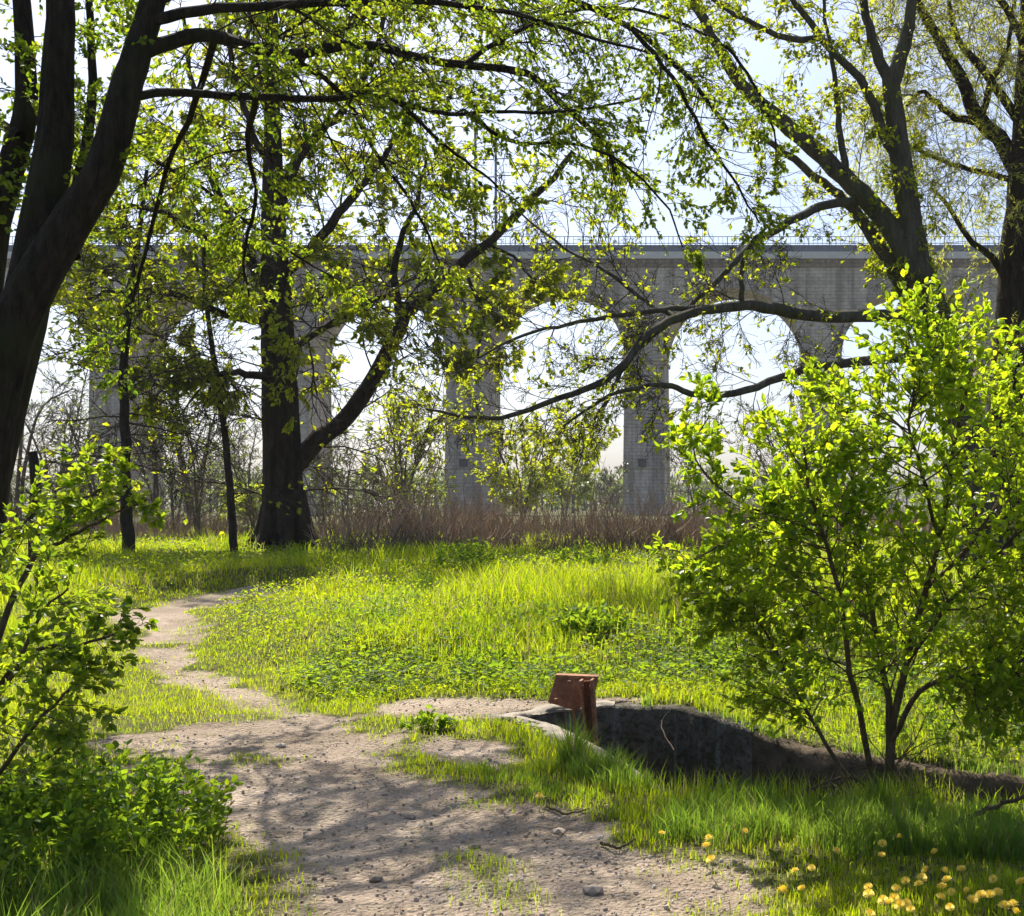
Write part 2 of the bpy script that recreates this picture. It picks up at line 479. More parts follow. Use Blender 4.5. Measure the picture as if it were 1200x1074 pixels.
def build_ground():
    xs = np.concatenate([[-1100, -700, -350, -180, -100, -60, -40, -30, -24, -19, -15, -12], np.arange(-10, -5.2, 0.12), np.arange(-5.2, 3.4, 0.045), np.arange(3.4, 7, 0.15), [8, 10, 13, 17, 22, 30, 45, 70, 110, 200, 400, 800, 1100]])
    ys = [-250, -120,  -60, -25, -10, -4, -1, 1, 2, 3, 3.6]
    y = 3.6
    while y < 1100:
        y += max(0.04, 0.0065 * y if y < 14 else 0.012 * y if y < 40 else 0.06 * y)
        ys.append(y)
    ys = np.array(ys)
    X, Y = np.meshgrid(xs, ys)
    h, pm, sd = terrain_h(X, Y)
    far = (np.abs(X) > 40) | (Y > 80) | (Y < -20)
    h = np.where(far, base_h(Y), h)
    V = np.stack([X, Y, h], -1).reshape(-1, 3)
    nx = len(xs); r, c = np.meshgrid(np.arange(len(ys) - 1), np.arange(nx - 1), indexing='ij')
    i = (r * nx + c).ravel()
    q = np.stack([i, i + 1, i + nx + 1, i + nx], -1)
    me = np_mesh('ground', V, [q])
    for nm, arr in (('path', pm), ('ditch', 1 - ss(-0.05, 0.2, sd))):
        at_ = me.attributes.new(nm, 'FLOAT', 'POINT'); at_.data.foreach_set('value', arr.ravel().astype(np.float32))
    k = NT('ground')
    pos = k.n('NewGeometry').outputs['Position']
    pa = k.n('Attribute', attribute_name='path').outputs['Fac']
    di = k.n('Attribute', attribute_name='ditch').outputs['Fac']
    n1 = k.noise(1.1, 5, pos); n2 = k.noise(14, 5, pos, 0.7); n3 = k.noise(70, 4, pos, 0.7); n4 = k.noise(4.5, 4, pos)
    dirt = k.ramp(n1, (0.3, (0.30, 0.23, 0.165)), (0.7, (0.54, 0.44, 0.345)))
    dirt = k.mix(k.ramp(n3, (0.3, (0.0, 0.0, 0.0)), (0.62, (1, 1, 1))), k.mix(0.5, dirt, (0.20, 0.165, 0.13)), dirt)
    vor = k.n('TexVoronoi', feature='F1'); vor.inputs['Scale'].default_value = 42; k.l(pos, vor.inputs['Vector'])
    dirt = k.mix(0.3, dirt, k.mix(1.0, dirt, k.ramp(vor.outputs['Color'], (0.2, (0.6, 0.6, 0.6)), (0.8, (1.2, 1.15, 1.1))), 'MULTIPLY'))
    dirt = k.mix(k.ramp(n4, (0.52, (0, 0, 0)), (0.72, (0.55, 0.55, 0.55))), dirt, (0.20, 0.175, 0.10))
    turf = k.ramp(n2, (0.3, (0.06, 0.055, 0.022)), (0.55, (0.085, 0.095, 0.02)), (0.75, (0.15, 0.125, 0.055)))
    col = k.mix(k.ramp(k.math('ADD', pa, k.math('MULTIPLY', k.math('SUBTRACT', n2, 0.5), 0.5)), (0.35, (0, 0, 0)), (0.65, (1, 1, 1))), turf, dirt)
    col = k.mix(k.ramp(k.noise(0.8, 6, pos, 0.7), (0.45, (0, 0, 0)), (0.62, (0.6, 0.6, 0.6))), col, k.mix(0.6, col, (0.13, 0.10, 0.07)))
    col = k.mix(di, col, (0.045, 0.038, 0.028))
    hgt = k.math('ADD', k.math('MULTIPLY', n3, 0.6), k.math('ADD', k.math('MULTIPLY', n2, 0.8), k.math('MULTIPLY', vor.outputs['Distance'], -0.9)))
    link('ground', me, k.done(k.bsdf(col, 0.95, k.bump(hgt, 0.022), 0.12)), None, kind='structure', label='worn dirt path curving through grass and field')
build_ground()

# ------------------------------------------------------------------ viaduct
def stone_mat(name, c0, c1, c2, sx=0.9, joint=0.012):
    k = NT(name)
    tc = k.n('TexCoord').outputs['Object']
    sp = k.n('SeparateXYZ'); k.l(tc, sp.inputs[0])
    cb = k.n('CombineXYZ'); k.l(k.math('ADD', sp.outputs[0], sp.outputs[1]), cb.inputs[0]); k.l(sp.outputs[2], cb.inputs[1])
    br = k.n('TexBrick'); k.l(cb.outputs[0], br.inputs['Vector'])
    br.inputs['Scale'].default_value = 1.0; br.inputs['Brick Width'].default_value = 1.15; br.inputs['Row Height'].default_value = 0.48
    br.inputs['Mortar Size'].default_value = 0.035; br.inputs['Color1'].default_value = (*c0, 1); br.inputs['Color2'].default_value = (*c1, 1); br.inputs['Mortar'].default_value = (*c2, 1)
    n = k.noise(0.35, 5, tc); n2 = k.noise(2.2, 5, tc)
    mp = k.n('Mapping'); mp.inputs['Scale'].default_value = (1.2, 1.2, 0.07); k.l(tc, mp.inputs[0])
    st = k.noise(0.9, 4, mp.outputs[0])
    col = k.mix(1.0, br.outputs['Color'], k.ramp(n, (0.3, (0.72, 0.70, 0.68)), (0.7, (1.15, 1.15, 1.15))), 'MULTIPLY')
    col = k.mix(1.0, col, k.ramp(st, (0.36, (0.58, 0.56, 0.54)), (0.58, (1.06, 1.05, 1.04))), 'MULTIPLY')
    col = k.mix(1.0, col, k.ramp(n2, (0.3, (0.8, 0.8, 0.8)), (0.7, (1.1, 1.1, 1.1))), 'MULTIPLY')
    h = k.math('ADD', k.math('MULTIPLY', br.outputs['Fac'], -1.0), k.math('MULTIPLY', n2, 0.6))
    return k.done(k.bsdf(col, 0.9, k.bump(h, 0.08), 0.2))
M['stone'] = stone_mat('viaduct_stone', (0.46, 0.40, 0.335), (0.56, 0.49, 0.41), (0.38, 0.335, 0.28))
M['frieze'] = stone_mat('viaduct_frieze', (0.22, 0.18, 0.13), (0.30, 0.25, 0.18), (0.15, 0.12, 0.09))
M['ring'] = stone_mat('arch_ring_stone', (0.44, 0.39, 0.33), (0.53, 0.48, 0.41), (0.33, 0.30, 0.26))
k = NT('pale_concrete'); nz = k.noise(0.8, 5, k.n('TexCoord').outputs['Object'])
M['pale'] = k.done(k.bsdf(k.ramp(nz, (0.3, (0.5, 0.48, 0.45)), (0.7, (0.62, 0.60, 0.57))), 0.85))
k = NT('grey_steel'); nz = k.noise(2, 4, k.n('TexCoord').outputs['Object'])
M['steel'] = k.done(k.bsdf(k.ramp(nz, (0.3, (0.08, 0.10, 0.14)), (0.7, (0.14, 0.16, 0.20))), 0.6))
k = NT('dark_metal'); M['dark'] = k.done(k.bsdf((0.03, 0.03, 0.035), 0.6))

VY, VT = 170.0, 9.6
PXM = VY / F
def vx(u): return (u - CX) * PXM
def vz(v): return EYE - (v - HV) * PXM
PITCH = 209 * PXM
def build_viaduct():
    root = thing('viaduct', (vx(755), VY + VT / 2, 0), 'tall grey stone railway viaduct with round arches beyond the meadow', 'viaduct')
    zs, zc, zf = vz(420), vz(345), vz(314)
    wb, wt = 50 * PXM / 2, 45 * PXM / 2
    lo, hi = -5, 5
    xc = lambda i: vx(754.5) + i * PITCH
    ra = (PITCH - 2 * wt) / 2
    for i in range(lo, hi + 1):
        m = MB()
        x = xc(i)
        zb = -1.5
        lv = [(zb, wb * 1.0), (zs, wt)]
        vs = []
        for z, w in lv:
            dy = (w - wt) * 0.6
            vs += [(x - w, VY - dy, z), (x + w, VY - dy, z), (x + w, VY + VT + dy, z), (x - w, VY + VT + dy, z)]
        m.add(vs, [(0, 1, 5, 4), (1, 2, 6, 5), (2, 3, 7, 6), (3, 0, 4, 7), (4, 5, 6, 7)])
        p = link('pier', m.mesh('pier'), M['stone'], root)
        b = MB(); b.box((x, VY + VT / 2, zs - 0.25), (2 * wt + 0.5, VT + 0.5, 0.5)); link('impost', b.mesh('impost', False, 0.05), M['ring'], p)
        for zz, e in ((vz(548), 0.16), (vz(500), 0.06), (vz(590), 0.2)):
            w = wt + (wb - wt) * (zs - zz) / (zs - zb)
            b = MB(); b.box((x, VY + VT / 2, zz), (2 * w + 2 * e, VT + 2 * e + (w - wt) * 1.2, 0.22)); link('string_course', b.mesh('string_course'), M['ring'], p)
        b = MB(); b.box((x - 0.2, VY - 0.35, vz(543)), (1.0, 0.7, 0.85)); b.box((x - 0.2, VY - 0.35, vz(543) + 0.5), (1.3, 0.95, 0.1)); b.box((x - 0.2, VY - 0.4, vz(543) - 0.48), (0.8, 0.5, 0.1))
        link('inspection_box', b.mesh('inspection_box'), M['dark'], p)
    N = 36
    for i in range(lo, hi):
        xm = (xc(i) + xc(i + 1)) / 2
        an = [math.pi * (1 - j / N) for j in range(N + 1)]
        arc = [(xm + ra * math.cos(a), zs + ra * math.sin(a)) for a in an]
        L, R = xc(i), xc(i + 1)
        top = [(L + (R - L) * j / N) for j in range(N + 1)]
        m = MB()
        prof = [(L, zs)] + arc + [(R, zs)]
        tp = [L] + [min(max(a[0], L), R) for a in arc] + [R]
        vs = []
        for (a, z), t in zip(prof, tp):
            vs += [(a, VY, z), (t, VY, zf), (a, VY + VT, z), (t, VY + VT, zf)]
        fs = []
        for j in range(len(prof) - 1):
            a, b = 4 * j, 4 * j + 4
            fs += [(a, b, b + 1, a + 1), (a + 2, a + 3, b + 3, b + 2), (a, a + 2, b + 2, b)]
        m.add(vs, fs)
        link('arch_wall', m.mesh('arch_wall'), M['stone'], root)
        m = MB(); rr = random.Random(i)
        nv = 38
        for j in range(nv):                                  # voussoirs, each slightly uneven
            a0, a1 = math.pi * (j + 0.06) / nv, math.pi * (j + 0.94) / nv
            pr = 0.10 + 0.08 * rr.random(); r2 = ra + 1.0 + 0.12 * rr.random(); r1 = ra - 0.04
            vs = [(xm + r * math.cos(a), yy, zs + r * math.sin(a)) for yy in (VY - pr, VY + 0.1) for r in (r1, r2) for a in (a0, a1)]
            m.add(vs, [(0, 1, 3, 2), (4, 6, 7, 5), (0, 2, 6, 4), (1, 5, 7, 3), (2, 3, 7, 6), (0, 4, 5, 1)])
        link('arch_ring', m.mesh('arch_ring'), M['ring'], root, kind='stuff')
    x0, x1 = xc(lo) - 60, xc(hi) + 60
    xm, L = (x0 + x1) / 2, x1 - x0
    def bar(name, z0, z1, out, mat):
        b = MB(); b.box((xm, VY + VT / 2, (z0 + z1) / 2), (L, VT + 2 * out, z1 - z0)); link(name, b.mesh(name), mat, root)
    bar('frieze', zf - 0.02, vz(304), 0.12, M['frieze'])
    b = MB()
    n = int(L / 1.1)
    for j in range(n):
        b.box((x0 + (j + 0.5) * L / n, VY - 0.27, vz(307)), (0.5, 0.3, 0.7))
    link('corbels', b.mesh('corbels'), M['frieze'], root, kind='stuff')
    bar('cornice', vz(304) + 0.003, vz(296), 0.55, M['pale'])
    for off in (0, VT + 0.5):
        b = MB(); b.box((xm, VY - 0.25 + off, (vz(296) + vz(288)) / 2 + 0.002), (L, 0.25, vz(288) - vz(296))); link('parapet', b.mesh('parapet'), M['steel'], root)
        b = MB()
        z0, z1 = vz(288) + 0.003, vz(278)
        for z in (z1, z0 + 0.25): b.box((xm, VY - 0.25 + off, z), (L, 0.07, 0.08))
        n = int(L / 0.62)
        for j in range(n):
            w = 0.11 if j % 6 == 0 else 0.05
            b.box((x0 + (j + 0.5) * L / n, VY - 0.25 + off, (z0 + z1) / 2), (w, 0.05, z1 - z0))
        link('railing', b.mesh('railing'), M['steel'], root, kind='stuff')
    zd = vz(296)
    gp = 'catenary masts on the viaduct'
    for u, dy, lab in ((557, 2.2, 'thin grey catenary mast on the viaduct, left of the pair'), (581, 7.4, 'thin grey catenary mast on the viaduct, right of the pair')):
        Y = VY + dy; X = (u - CX) / F * Y
        t = thing('catenary_mast', (X, Y, zd), lab, 'mast', gp)
        zt = EYE + (HV - 152) / F * Y
        b = MB(); b.box((X, Y, (zd + zt) / 2), (0.30, 0.30, zt - zd)); link('pole', b.mesh('pole'), M['steel'], t)
        for z in (zt - 4.2, zt - 6.6):
            b = MB(); b.box((X + 1.3, Y, z), (2.6, 0.12, 0.12)); link('bracket_arm', b.mesh('bracket_arm'), M['steel'], t)
    for n_, (z, dy, lab) in enumerate(((vz(195), 2.2, 'upper overhead wire strung above the viaduct deck'), (vz(213), 2.2, 'lower overhead wire strung above the viaduct deck'))):
        pts = [Vector((x0 + 40 + j * (L - 80) / 24, VY + dy, z - (0.0 if n_ else 0.35 * math.sin(math.pi * (j % 4) / 4)))) for j in range(25)]
        link('overhead_wire', tubes([(pts, [0.025] * 25)], 4, 'overhead_wire'), M['dark'], None, label=lab, category='wire', group='overhead wires above the viaduct')
build_viaduct()

# ------------------------------------------------------------------ concrete ditch and sluice gate
def concrete_mat(name, dark):
    k = NT(name)
    tc = k.n('NewGeometry').outputs['Position']
    a = k.noise(3, 6, tc, 0.7); b = k.noise(22, 5, tc, 0.7)
    mp = k.n('Mapping'); mp.inputs['Scale'].default_value = (5, 5, 0.6); k.l(tc, mp.inputs[0]); c = k.noise(2, 4, mp.outputs[0])
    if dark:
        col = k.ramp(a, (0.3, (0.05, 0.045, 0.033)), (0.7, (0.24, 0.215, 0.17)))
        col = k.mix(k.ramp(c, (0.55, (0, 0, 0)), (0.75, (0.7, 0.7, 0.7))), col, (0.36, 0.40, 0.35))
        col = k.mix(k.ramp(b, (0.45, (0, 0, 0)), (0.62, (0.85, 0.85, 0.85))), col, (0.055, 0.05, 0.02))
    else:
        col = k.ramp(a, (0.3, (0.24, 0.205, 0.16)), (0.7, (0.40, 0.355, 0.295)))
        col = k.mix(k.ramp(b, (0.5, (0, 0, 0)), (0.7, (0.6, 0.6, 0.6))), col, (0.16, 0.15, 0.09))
    return k.done(k.bsdf(col, 0.95, k.bump(k.math('ADD', a, b), 0.06 if dark else 0.02), 0.15))
M['wall_wet'] = concrete_mat('mossy_concrete', True)
M['lip'] = concrete_mat('pale_rough_concrete', False)

k = NT('soil'); nz = k.noise(9, 6, k.n('NewGeometry').outputs['Position'], 0.7)
M['soil'] = k.done(k.bsdf(k.ramp(nz, (0.3, (0.035, 0.026, 0.017)), (0.7, (0.15, 0.115, 0.075))), 0.95, k.bump(nz, 0.04), 0.1))

def build_ditch():
    c = PIT.mean(0)
    root = thing('concrete_ditch', (PIT[0][0], PIT[0][1], 0), 'sunken concrete ditch with dark mossy walls beside the path', 'ditch')
    n = len(PIT)
    nrm = []
    for i in range(n):
        e0 = PIT[i] - PIT[i - 1]; e1 = PIT[(i + 1) % n] - PIT[i]
        e = e0 / np.linalg.norm(e0) + e1 / np.linalg.norm(e1); e /= np.linalg.norm(e)
        nn = np.array([e[1], -e[0]])
        nrm.append(nn)
    area = sum(PIT[i][0] * PIT[(i + 1) % n][1] - PIT[(i + 1) % n][0] * PIT[i][1] for i in range(n))
    sg = 1 if area > 0 else -1
    def run(idx, name, mat, ztop, th, zbot, inn=0.0):
        pts = []
        for a, b in zip(idx[:-1], idx[1:]):
            m = max(2, int(np.linalg.norm(PIT[b % n] - PIT[a % n]) / 0.07))
            for j in range(m):
                t = j / m
                pts.append((PIT[a % n] * (1 - t) + PIT[b % n] * t, nrm[a % n] * (1 - t) + nrm[b % n] * t))
        pts.append((PIT[idx[-1] % n], nrm[idx[-1] % n]))
        P = np.array([p for p, _ in pts]); Nn = np.array([q for _, q in pts]) * sg
        k_ = len(P)
        jit = (fbm(P[:, 0] * 5, P[:, 1] * 5, 3) - 0.5)
        jo = (fbm(P[:, 0] * 7 + 9, P[:, 1] * 7, 3) - 0.5)
        inner = P + Nn * (-inn + jit * 0.05)[:, None] if isinstance(jit, np.ndarray) else P
        outer = P + Nn * (th + jo * 0.14)[:, None]
        zt = ztop + jit * 0.05 + bank_dip(P[:, 0], P[:, 1])
        rows = [np.column_stack([inner, np.full(k_, zbot)]), np.column_stack([inner + Nn * jo[:, None] * 0.16, (zbot + zt) / 2]), np.column_stack([inner, zt - 0.025]), np.column_stack([inner + Nn * 0.025, zt]), np.column_stack([outer, zt + 0.005]), np.column_stack([outer + Nn * 0.02, zt - 0.2])]
        V = np.concatenate(rows); Q = []
        for r in range(len(rows) - 1):
            i = np.arange(k_ - 1) + r * k_
            Q.append(np.stack([i, i + 1, i + k_ + 1, i + k_], -1))
        link(name, np_mesh(name, V, [np.concatenate(Q)]), mat, root)
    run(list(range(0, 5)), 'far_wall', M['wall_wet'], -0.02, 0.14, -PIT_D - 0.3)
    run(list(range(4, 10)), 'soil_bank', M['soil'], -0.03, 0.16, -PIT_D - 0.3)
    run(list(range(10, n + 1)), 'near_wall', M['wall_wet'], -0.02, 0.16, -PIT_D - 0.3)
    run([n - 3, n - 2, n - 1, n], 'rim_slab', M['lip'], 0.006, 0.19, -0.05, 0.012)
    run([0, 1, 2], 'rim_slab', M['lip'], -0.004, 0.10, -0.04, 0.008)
build_ditch()

def build_gate():
    k = NT('rusty_iron')
    tc = k.n('TexCoord').outputs['Object']
    a = k.noise(16, 6, tc, 0.7); b = k.noise(60, 4, tc, 0.7)
    col = k.ramp(a, (0.3, (0.10, 0.04, 0.02)), (0.5, (0.28, 0.11, 0.05)), (0.72, (0.44, 0.21, 0.11)))
    col = k.mix(k.ramp(b, (0.5, (0, 0, 0)), (0.7, (0.6, 0.6, 0.6))), col, (0.10, 0.05, 0.04))
    rust = k.done(k.bsdf(col, 0.75, k.bump(k.math('ADD', a, b), 0.004), 0.4, 0.2))
    Y = 9.25
    px = Y / F
    base = at(689, 860, Y)
    root = thing('sluice_gate', (base.x, base.y, -PIT_D), 'rusty iron sluice gate post with tilted plate standing in the ditch', 'sluice gate')
    # tilted plate behind the post
    Yp = Y + 0.06
    q = [at(651, 793, Yp - 0.02), at(701, 795, Yp + 0.03), at(697, 816, Yp), at(676, 833, Yp - 0.06), at(642, 823, Yp - 0.10)]
    m = MB()
    nrm = (q[1] - q[0]).cross(q[4] - q[0]).normalized() * 0.016
    vs = [p for p in q] + [p + nrm for p in q]
    m.add(vs, [(0, 1, 2, 3, 4), (9, 8, 7, 6, 5)] + [(i, i + 5, (i + 1) % 5 + 5, (i + 1) % 5) for i in range(5)])
    link('plate', m.mesh('plate', False, 0.003), rust, root)
    m = MB()                                           # folded top edge of the plate
    m.add([q[0], q[1], q[1] + Vector((0.0, 0.07, 0.004)), q[0] + Vector((0.0, 0.07, 0.004)), q[0] + Vector((0, 0, .012)), q[1] + Vector((0, 0, .012)), q[1] + Vector((0, .07, .016)), q[0] + Vector((0, .07, .016))],
          [(0, 3, 2, 1), (4, 5, 6, 7), (0, 1, 5, 4), (1, 2, 6, 5), (2, 3, 7, 6), (3, 0, 4, 7)])
    link('plate_flange', m.mesh('plate_flange'), rust, root)
    def strut(name, top, bot, w, d):
        ax = (top - bot); L = ax.length; z = ax.normalized(); x = Vector((1, 0, 0)); y = z.cross(x).normalized(); x = y.cross(z)
        R = Matrix((x, y, z)).transposed()
        m = MB(); m.box((top + bot) / 2, (w, d, L), R)
        link(name, m.mesh(name, False, 0.003), rust, root)
    bot = -PIT_D - 0.2
    def down(u0, v0, u1, v1, yy):
        a, b = at(u0, v0, yy), at(u1, v1, yy); t = (bot - a.z) / (b.z - a.z); return a, a + (b - a) * t
    a, b = down(681, 797, 687, 858, Y - 0.10); strut('flange', a, b, 0.022, 0.11)
    a, b = down(694, 796, 698, 864, Y - 0.10); strut('flange', a, b, 0.022, 0.11)
    a, b = down(687.5, 798, 692, 861, Y - 0.035); strut('web', a, b, 0.075, 0.016)
    c = at(686, 799, Y - 0.10)
    for p in (c + Vector((-0.02, -0.05, -0.03)), c + Vector((0.05, -0.05, -0.03)), at(668, 799, Yp) + Vector((0, -0.03, 0)), at(652, 820, Yp - 0.1) + Vector((0, -0.03, 0))):
        m = MB(); m.box(p, (0.026, 0.03, 0.026)); link('bolt', m.mesh('bolt', False, 0.004), rust, root)
    a, b = at(671, 822, Y), at(676, 870, Y); strut('brace', a, b, 0.02, 0.02)
build_gate()

# ------------------------------------------------------------------ trees
def px(n, Y): return n * Y / F          # pixels to metres at distance Y
def near_tree():
    T = Plant(11, 5)
    root = thing('multi_stem_tree', at(-100, 870, 8.07), 'dark multi-stemmed tree at the left edge with leafy limbs over the path', 'tree')
    W = lambda lst: [at(u, v, Y * 1.17) for u, v, Y in lst]
    a1 = T.limb([Vector((at(-112, 900, 8.07).x, 8.07, -0.2))] + W([(-52, 720, 6.9), (-30, 620, 6.9), (-12, 490, 6.9), (14, 390, 6.9), (52, 310, 6.95), (94, 245, 7), (124, 190, 7), (146, 110, 7.05), (162, 60, 7.1), (178, 5, 7.15), (196, -90, 7.2), (205, -220, 7.3), (230, -420, 7.4)]), px(43, 8.07), px(9.5, 8.07), 34, 0.004, 'trunk', 30, True, 0.6)
    a2 = T.limb(W([(-22, 560, 6.95), (8, 440, 7.0), (34, 340, 7.05), (50, 250, 7.1), (63, 170, 7.15), (68, 90, 7.2), (70, 0, 7.25), (66, -140, 7.3), (50, -360, 7.4)]), px(29, 8.19), px(10, 8.19), 26, 0.004, 'stem', 26, True, 1.0)
    a3 = T.limb(W([(-20, 520, 7.2), (-25, 400, 7.3), (-8, 270, 7.4), (14, 190, 7.5), (30, 130, 7.5), (28, 40, 7.55), (15, -90, 7.6)]), px(24, 8.19), px(9, 8.19), 18, 0.004, 'stem', 10)
    a4 = T.limb(W([(85, 300, 7.1), (92, 215, 7.4), (105, 150, 7.6), (108, 70, 7.7), (100, -60, 7.9)]), px(9, 8.19), px(4, 8.19), 14, 0.006, 'stem', 8)
    L1 = T.limb(W([(172, 60, 7.1), (212, 46, 7.2), (246, 42, 7.3), (292, 54, 7.9), (340, 65, 8.3), (400, 54, 8.6), (442, 55, 8.9), (500, 70, 9.2), (560, 78, 9.5), (617, 86, 9.7), (645, 110, 9.8), (684, 145, 9.9), (712, 172, 9.9), (722, 205, 9.9)]), px(9, 8.19), px(3.5, 10.06), 40, 0.006)
    L2 = T.limb(W([(150, 115, 7.05), (200, 108, 7.2), (260, 112, 7.4), (330, 115, 7.6), (398, 116, 7.8), (430, 108, 7.9), (470, 122, 8.0), (530, 134, 8.2), (572, 131, 8.3), (640, 132, 8.5), (700, 126, 8.7), (765, 112, 8.9)]), px(5.5, 8.19), px(1.5, 8.19), 36, 0.004)
    L5 = T.limb(W([(180, 0, 7.15), (270, -30, 7.8), (400, -40, 8.6), (540, -30, 9.2), (660, -5, 9.7), (750, 40, 10), (810, 95, 10.1), (855, 155, 10.2)]), px(9, 8.19), px(2.5, 10.06), 30, 0.01)
    L6 = T.limb(W([(176, 25, 7.1), (260, 10, 7.3), (360, 5, 7.7), (480, 2, 8.2), (590, 14, 8.6), (680, 40, 8.9), (760, 62, 9.1)]), px(7, 8.19), px(2, 7.02), 26, 0.01)
    L7 = T.limb(W([(252, 46, 7.35), (226, 130, 7.9), (196, 196, 8.4), (175, 280, 8.8), (155, 360, 9.0), (146, 430, 9.1)]), px(4.2, 8.19), px(1.6, 8.19), 18, 0.006)
    L8 = T.limb(W([(300, 113, 7.5), (290, 170, 8.0), (300, 230, 8.4), (286, 295, 8.7), (292, 350, 8.8)]), px(4, 8.19), px(1.3, 8.19), 16, 0.008)
    L9 = T.limb(W([(545, 76, 9.4), (600, 40, 9.6), (690, 10, 9.8), (780, 20, 10), (860, 60, 10.2)]), px(4, 9.36), px(1.5, 9.36), 18, 0.01)
    L10 = T.limb(W([(548, 133, 8.25), (600, 166, 8.4), (660, 168, 8.6), (720, 185, 8.8), (780, 240, 8.9), (800, 290, 8.9)]), px(3, 8.19), px(1.2, 8.19), 18, 0.008)
    L11 = T.limb(W([(470, 122, 8.0), (520, 170, 8.3), (560, 200, 8.5), (610, 240, 8.7)]), px(3, 8.19), px(1.2, 8.19), 14, 0.008)
    L13 = T.limb(W([(60, -250, 7.3), (-150, -380, 7.6), (-400, -350, 8.2)]), px(8, 8.19), px(3, 8.19), 14, 0.02)
    dapple_limb = T.limb(W([(24, 160, 7.4), (-40, 120, 8.0), (-120, 90, 8.6), (-220, 110, 9.2)]), px(7, 8), px(2.5, 8), 16, 0.015)  # extra limb, mostly outside the frame, added to dapple the path
    L15 = T.limb(W([(60, 190, 7.2), (110, 165, 7.9), (175, 185, 8.7), (250, 230, 9.4), (330, 290, 9.9), (400, 330, 10.2)]), px(4.5, 8), px(1.4, 8), 22, 0.012)
    L16 = T.limb(W([(340, 66, 8.3), (400, 110, 8.9), (440, 180, 9.4), (490, 250, 9.8), (520, 320, 10)]), px(4, 9), px(1.3, 9), 20, 0.012)
    L20 = T.limb(W([(742, 36, 8.55), (790, 95, 8.6), (826, 160, 8.65), (862, 215, 8.7), (890, 262, 8.7)]), px(3.2, 9), px(1.1, 9), 18, 0.012)
    L21 = T.limb(W([(850, 54, 8.75), (885, 100, 8.8), (905, 150, 8.8), (912, 200, 8.8)]), px(2.4, 9), px(1, 9), 14, 0.012)
    shade_limb = T.limb([Vector(p) for p in ((-5.6, 8.6, 6.6), (-5.7, 9.6, 7.0), (-5.6, 10.6, 7.2), (-5.0, 11.6, 7.3), (-4.2, 12.4, 7.2), (-3.2, 12.8, 7.1), (-2.4, 13.0, 6.9))], 0.06, 0.015, 22, 0.03)  # unseen limb above the frame, added to throw shade on the path
    shade_fork = T.limb([Vector(p) for p in ((-5.7, 9.6, 7.0), (-6.4, 10.6, 7.3), (-6.8, 11.8, 7.4), (-6.8, 13.0, 7.3))], 0.04, 0.012, 16, 0.03)  # unseen side fork, added for more of that path shade
    pr = dict(levels=2, kids=[8], ratio=0.5, trop=(0, 0, -0.06), wig=0.28, leaf=6, whorl=2, size=0.039, hang=0.12, rk=0.009, rmin=0.0022, allleaf=False, bare=0.05)
    for Lb, n, L, t0 in ((L1, 44, 0.75, 0.12), (L2, 30, 0.5, 0.2), (L5, 44, 0.9, 0.15), (L6, 34, 0.75, 0.2), (L9, 26, 0.7, 0.1), (L10, 16, 0.5, 0.15)):
        T.sprout(Lb, n, L, pr, t0, 1.0, 1, (0, 0, -0.12))
    for Lb, n, L, t0 in ((L20, 20, 0.5, 0.1), (L21, 13, 0.42, 0.1), (dapple_limb, 9, 0.8, 0.1), (L15, 26, 0.6, 0.1), (L16, 12, 0.5, 0.15), (L7, 22, 0.55, 0.1), (L8, 20, 0.5, 0.2), (L11, 12, 0.4, 0.2)):
        T.sprout(Lb, n, L, pr, t0, 1.0, 1, (0, 0, -0.1))
    T.sprout(L13, 14, 1.1, pr, 0.1)
    shade = dict(pr, size=0.055, leaf=6)
    T.sprout(shade_limb, 60, 1.0, shade, 0.48, 1.0); T.sprout(shade_fork, 26, 1.0, shade, 0.1, 1.0)
    bare = dict(levels=3, kids=[5, 4], ratio=0.5, trop=(0, 0, -0.03), wig=0.3, leaf=0, rk=0.007, rmin=0.0018)
    for Lb, n in ((L1, 24), (L2, 22), (L7, 12), (L8, 10), (L15, 16), (L16, 12), (L5, 16), (L6, 14), (L9, 12), (L20, 8)): T.sprout(Lb, n, 0.9, bare, 0.1, 0.95)
    # long drooping sprays that hang into the view
    spray = dict(levels=2, kids=[8], ratio=0.32, trop=(0.05, 0, -0.16), wig=0.2, leaf=5, whorl=2, size=0.042, hang=0.1, rk=0.006, rmin=0.002)
    T.sprout(L1, 16, 1.6, spray, 0.2, 0.95, 1, (0.3, 0, -0.7)); T.sprout(L2, 8, 1.2, spray, 0.2, 0.9, 1, (0.2, 0, -0.6))
    T.sprout(a2, 16, 0.6, pr, 0.3, 0.85); T.sprout(a1, 10, 0.5, pr, 0.4, 0.8); T.sprout(a3, 18, 0.6, pr, 0.3, 0.95); T.sprout(a4, 14, 0.6, pr, 0.1, 1.0)
    T.build(root, M['bark_dark'], M['bark_dark'], M['leaf_near'], LEAF_HI, 300, 0.085)
near_tree()

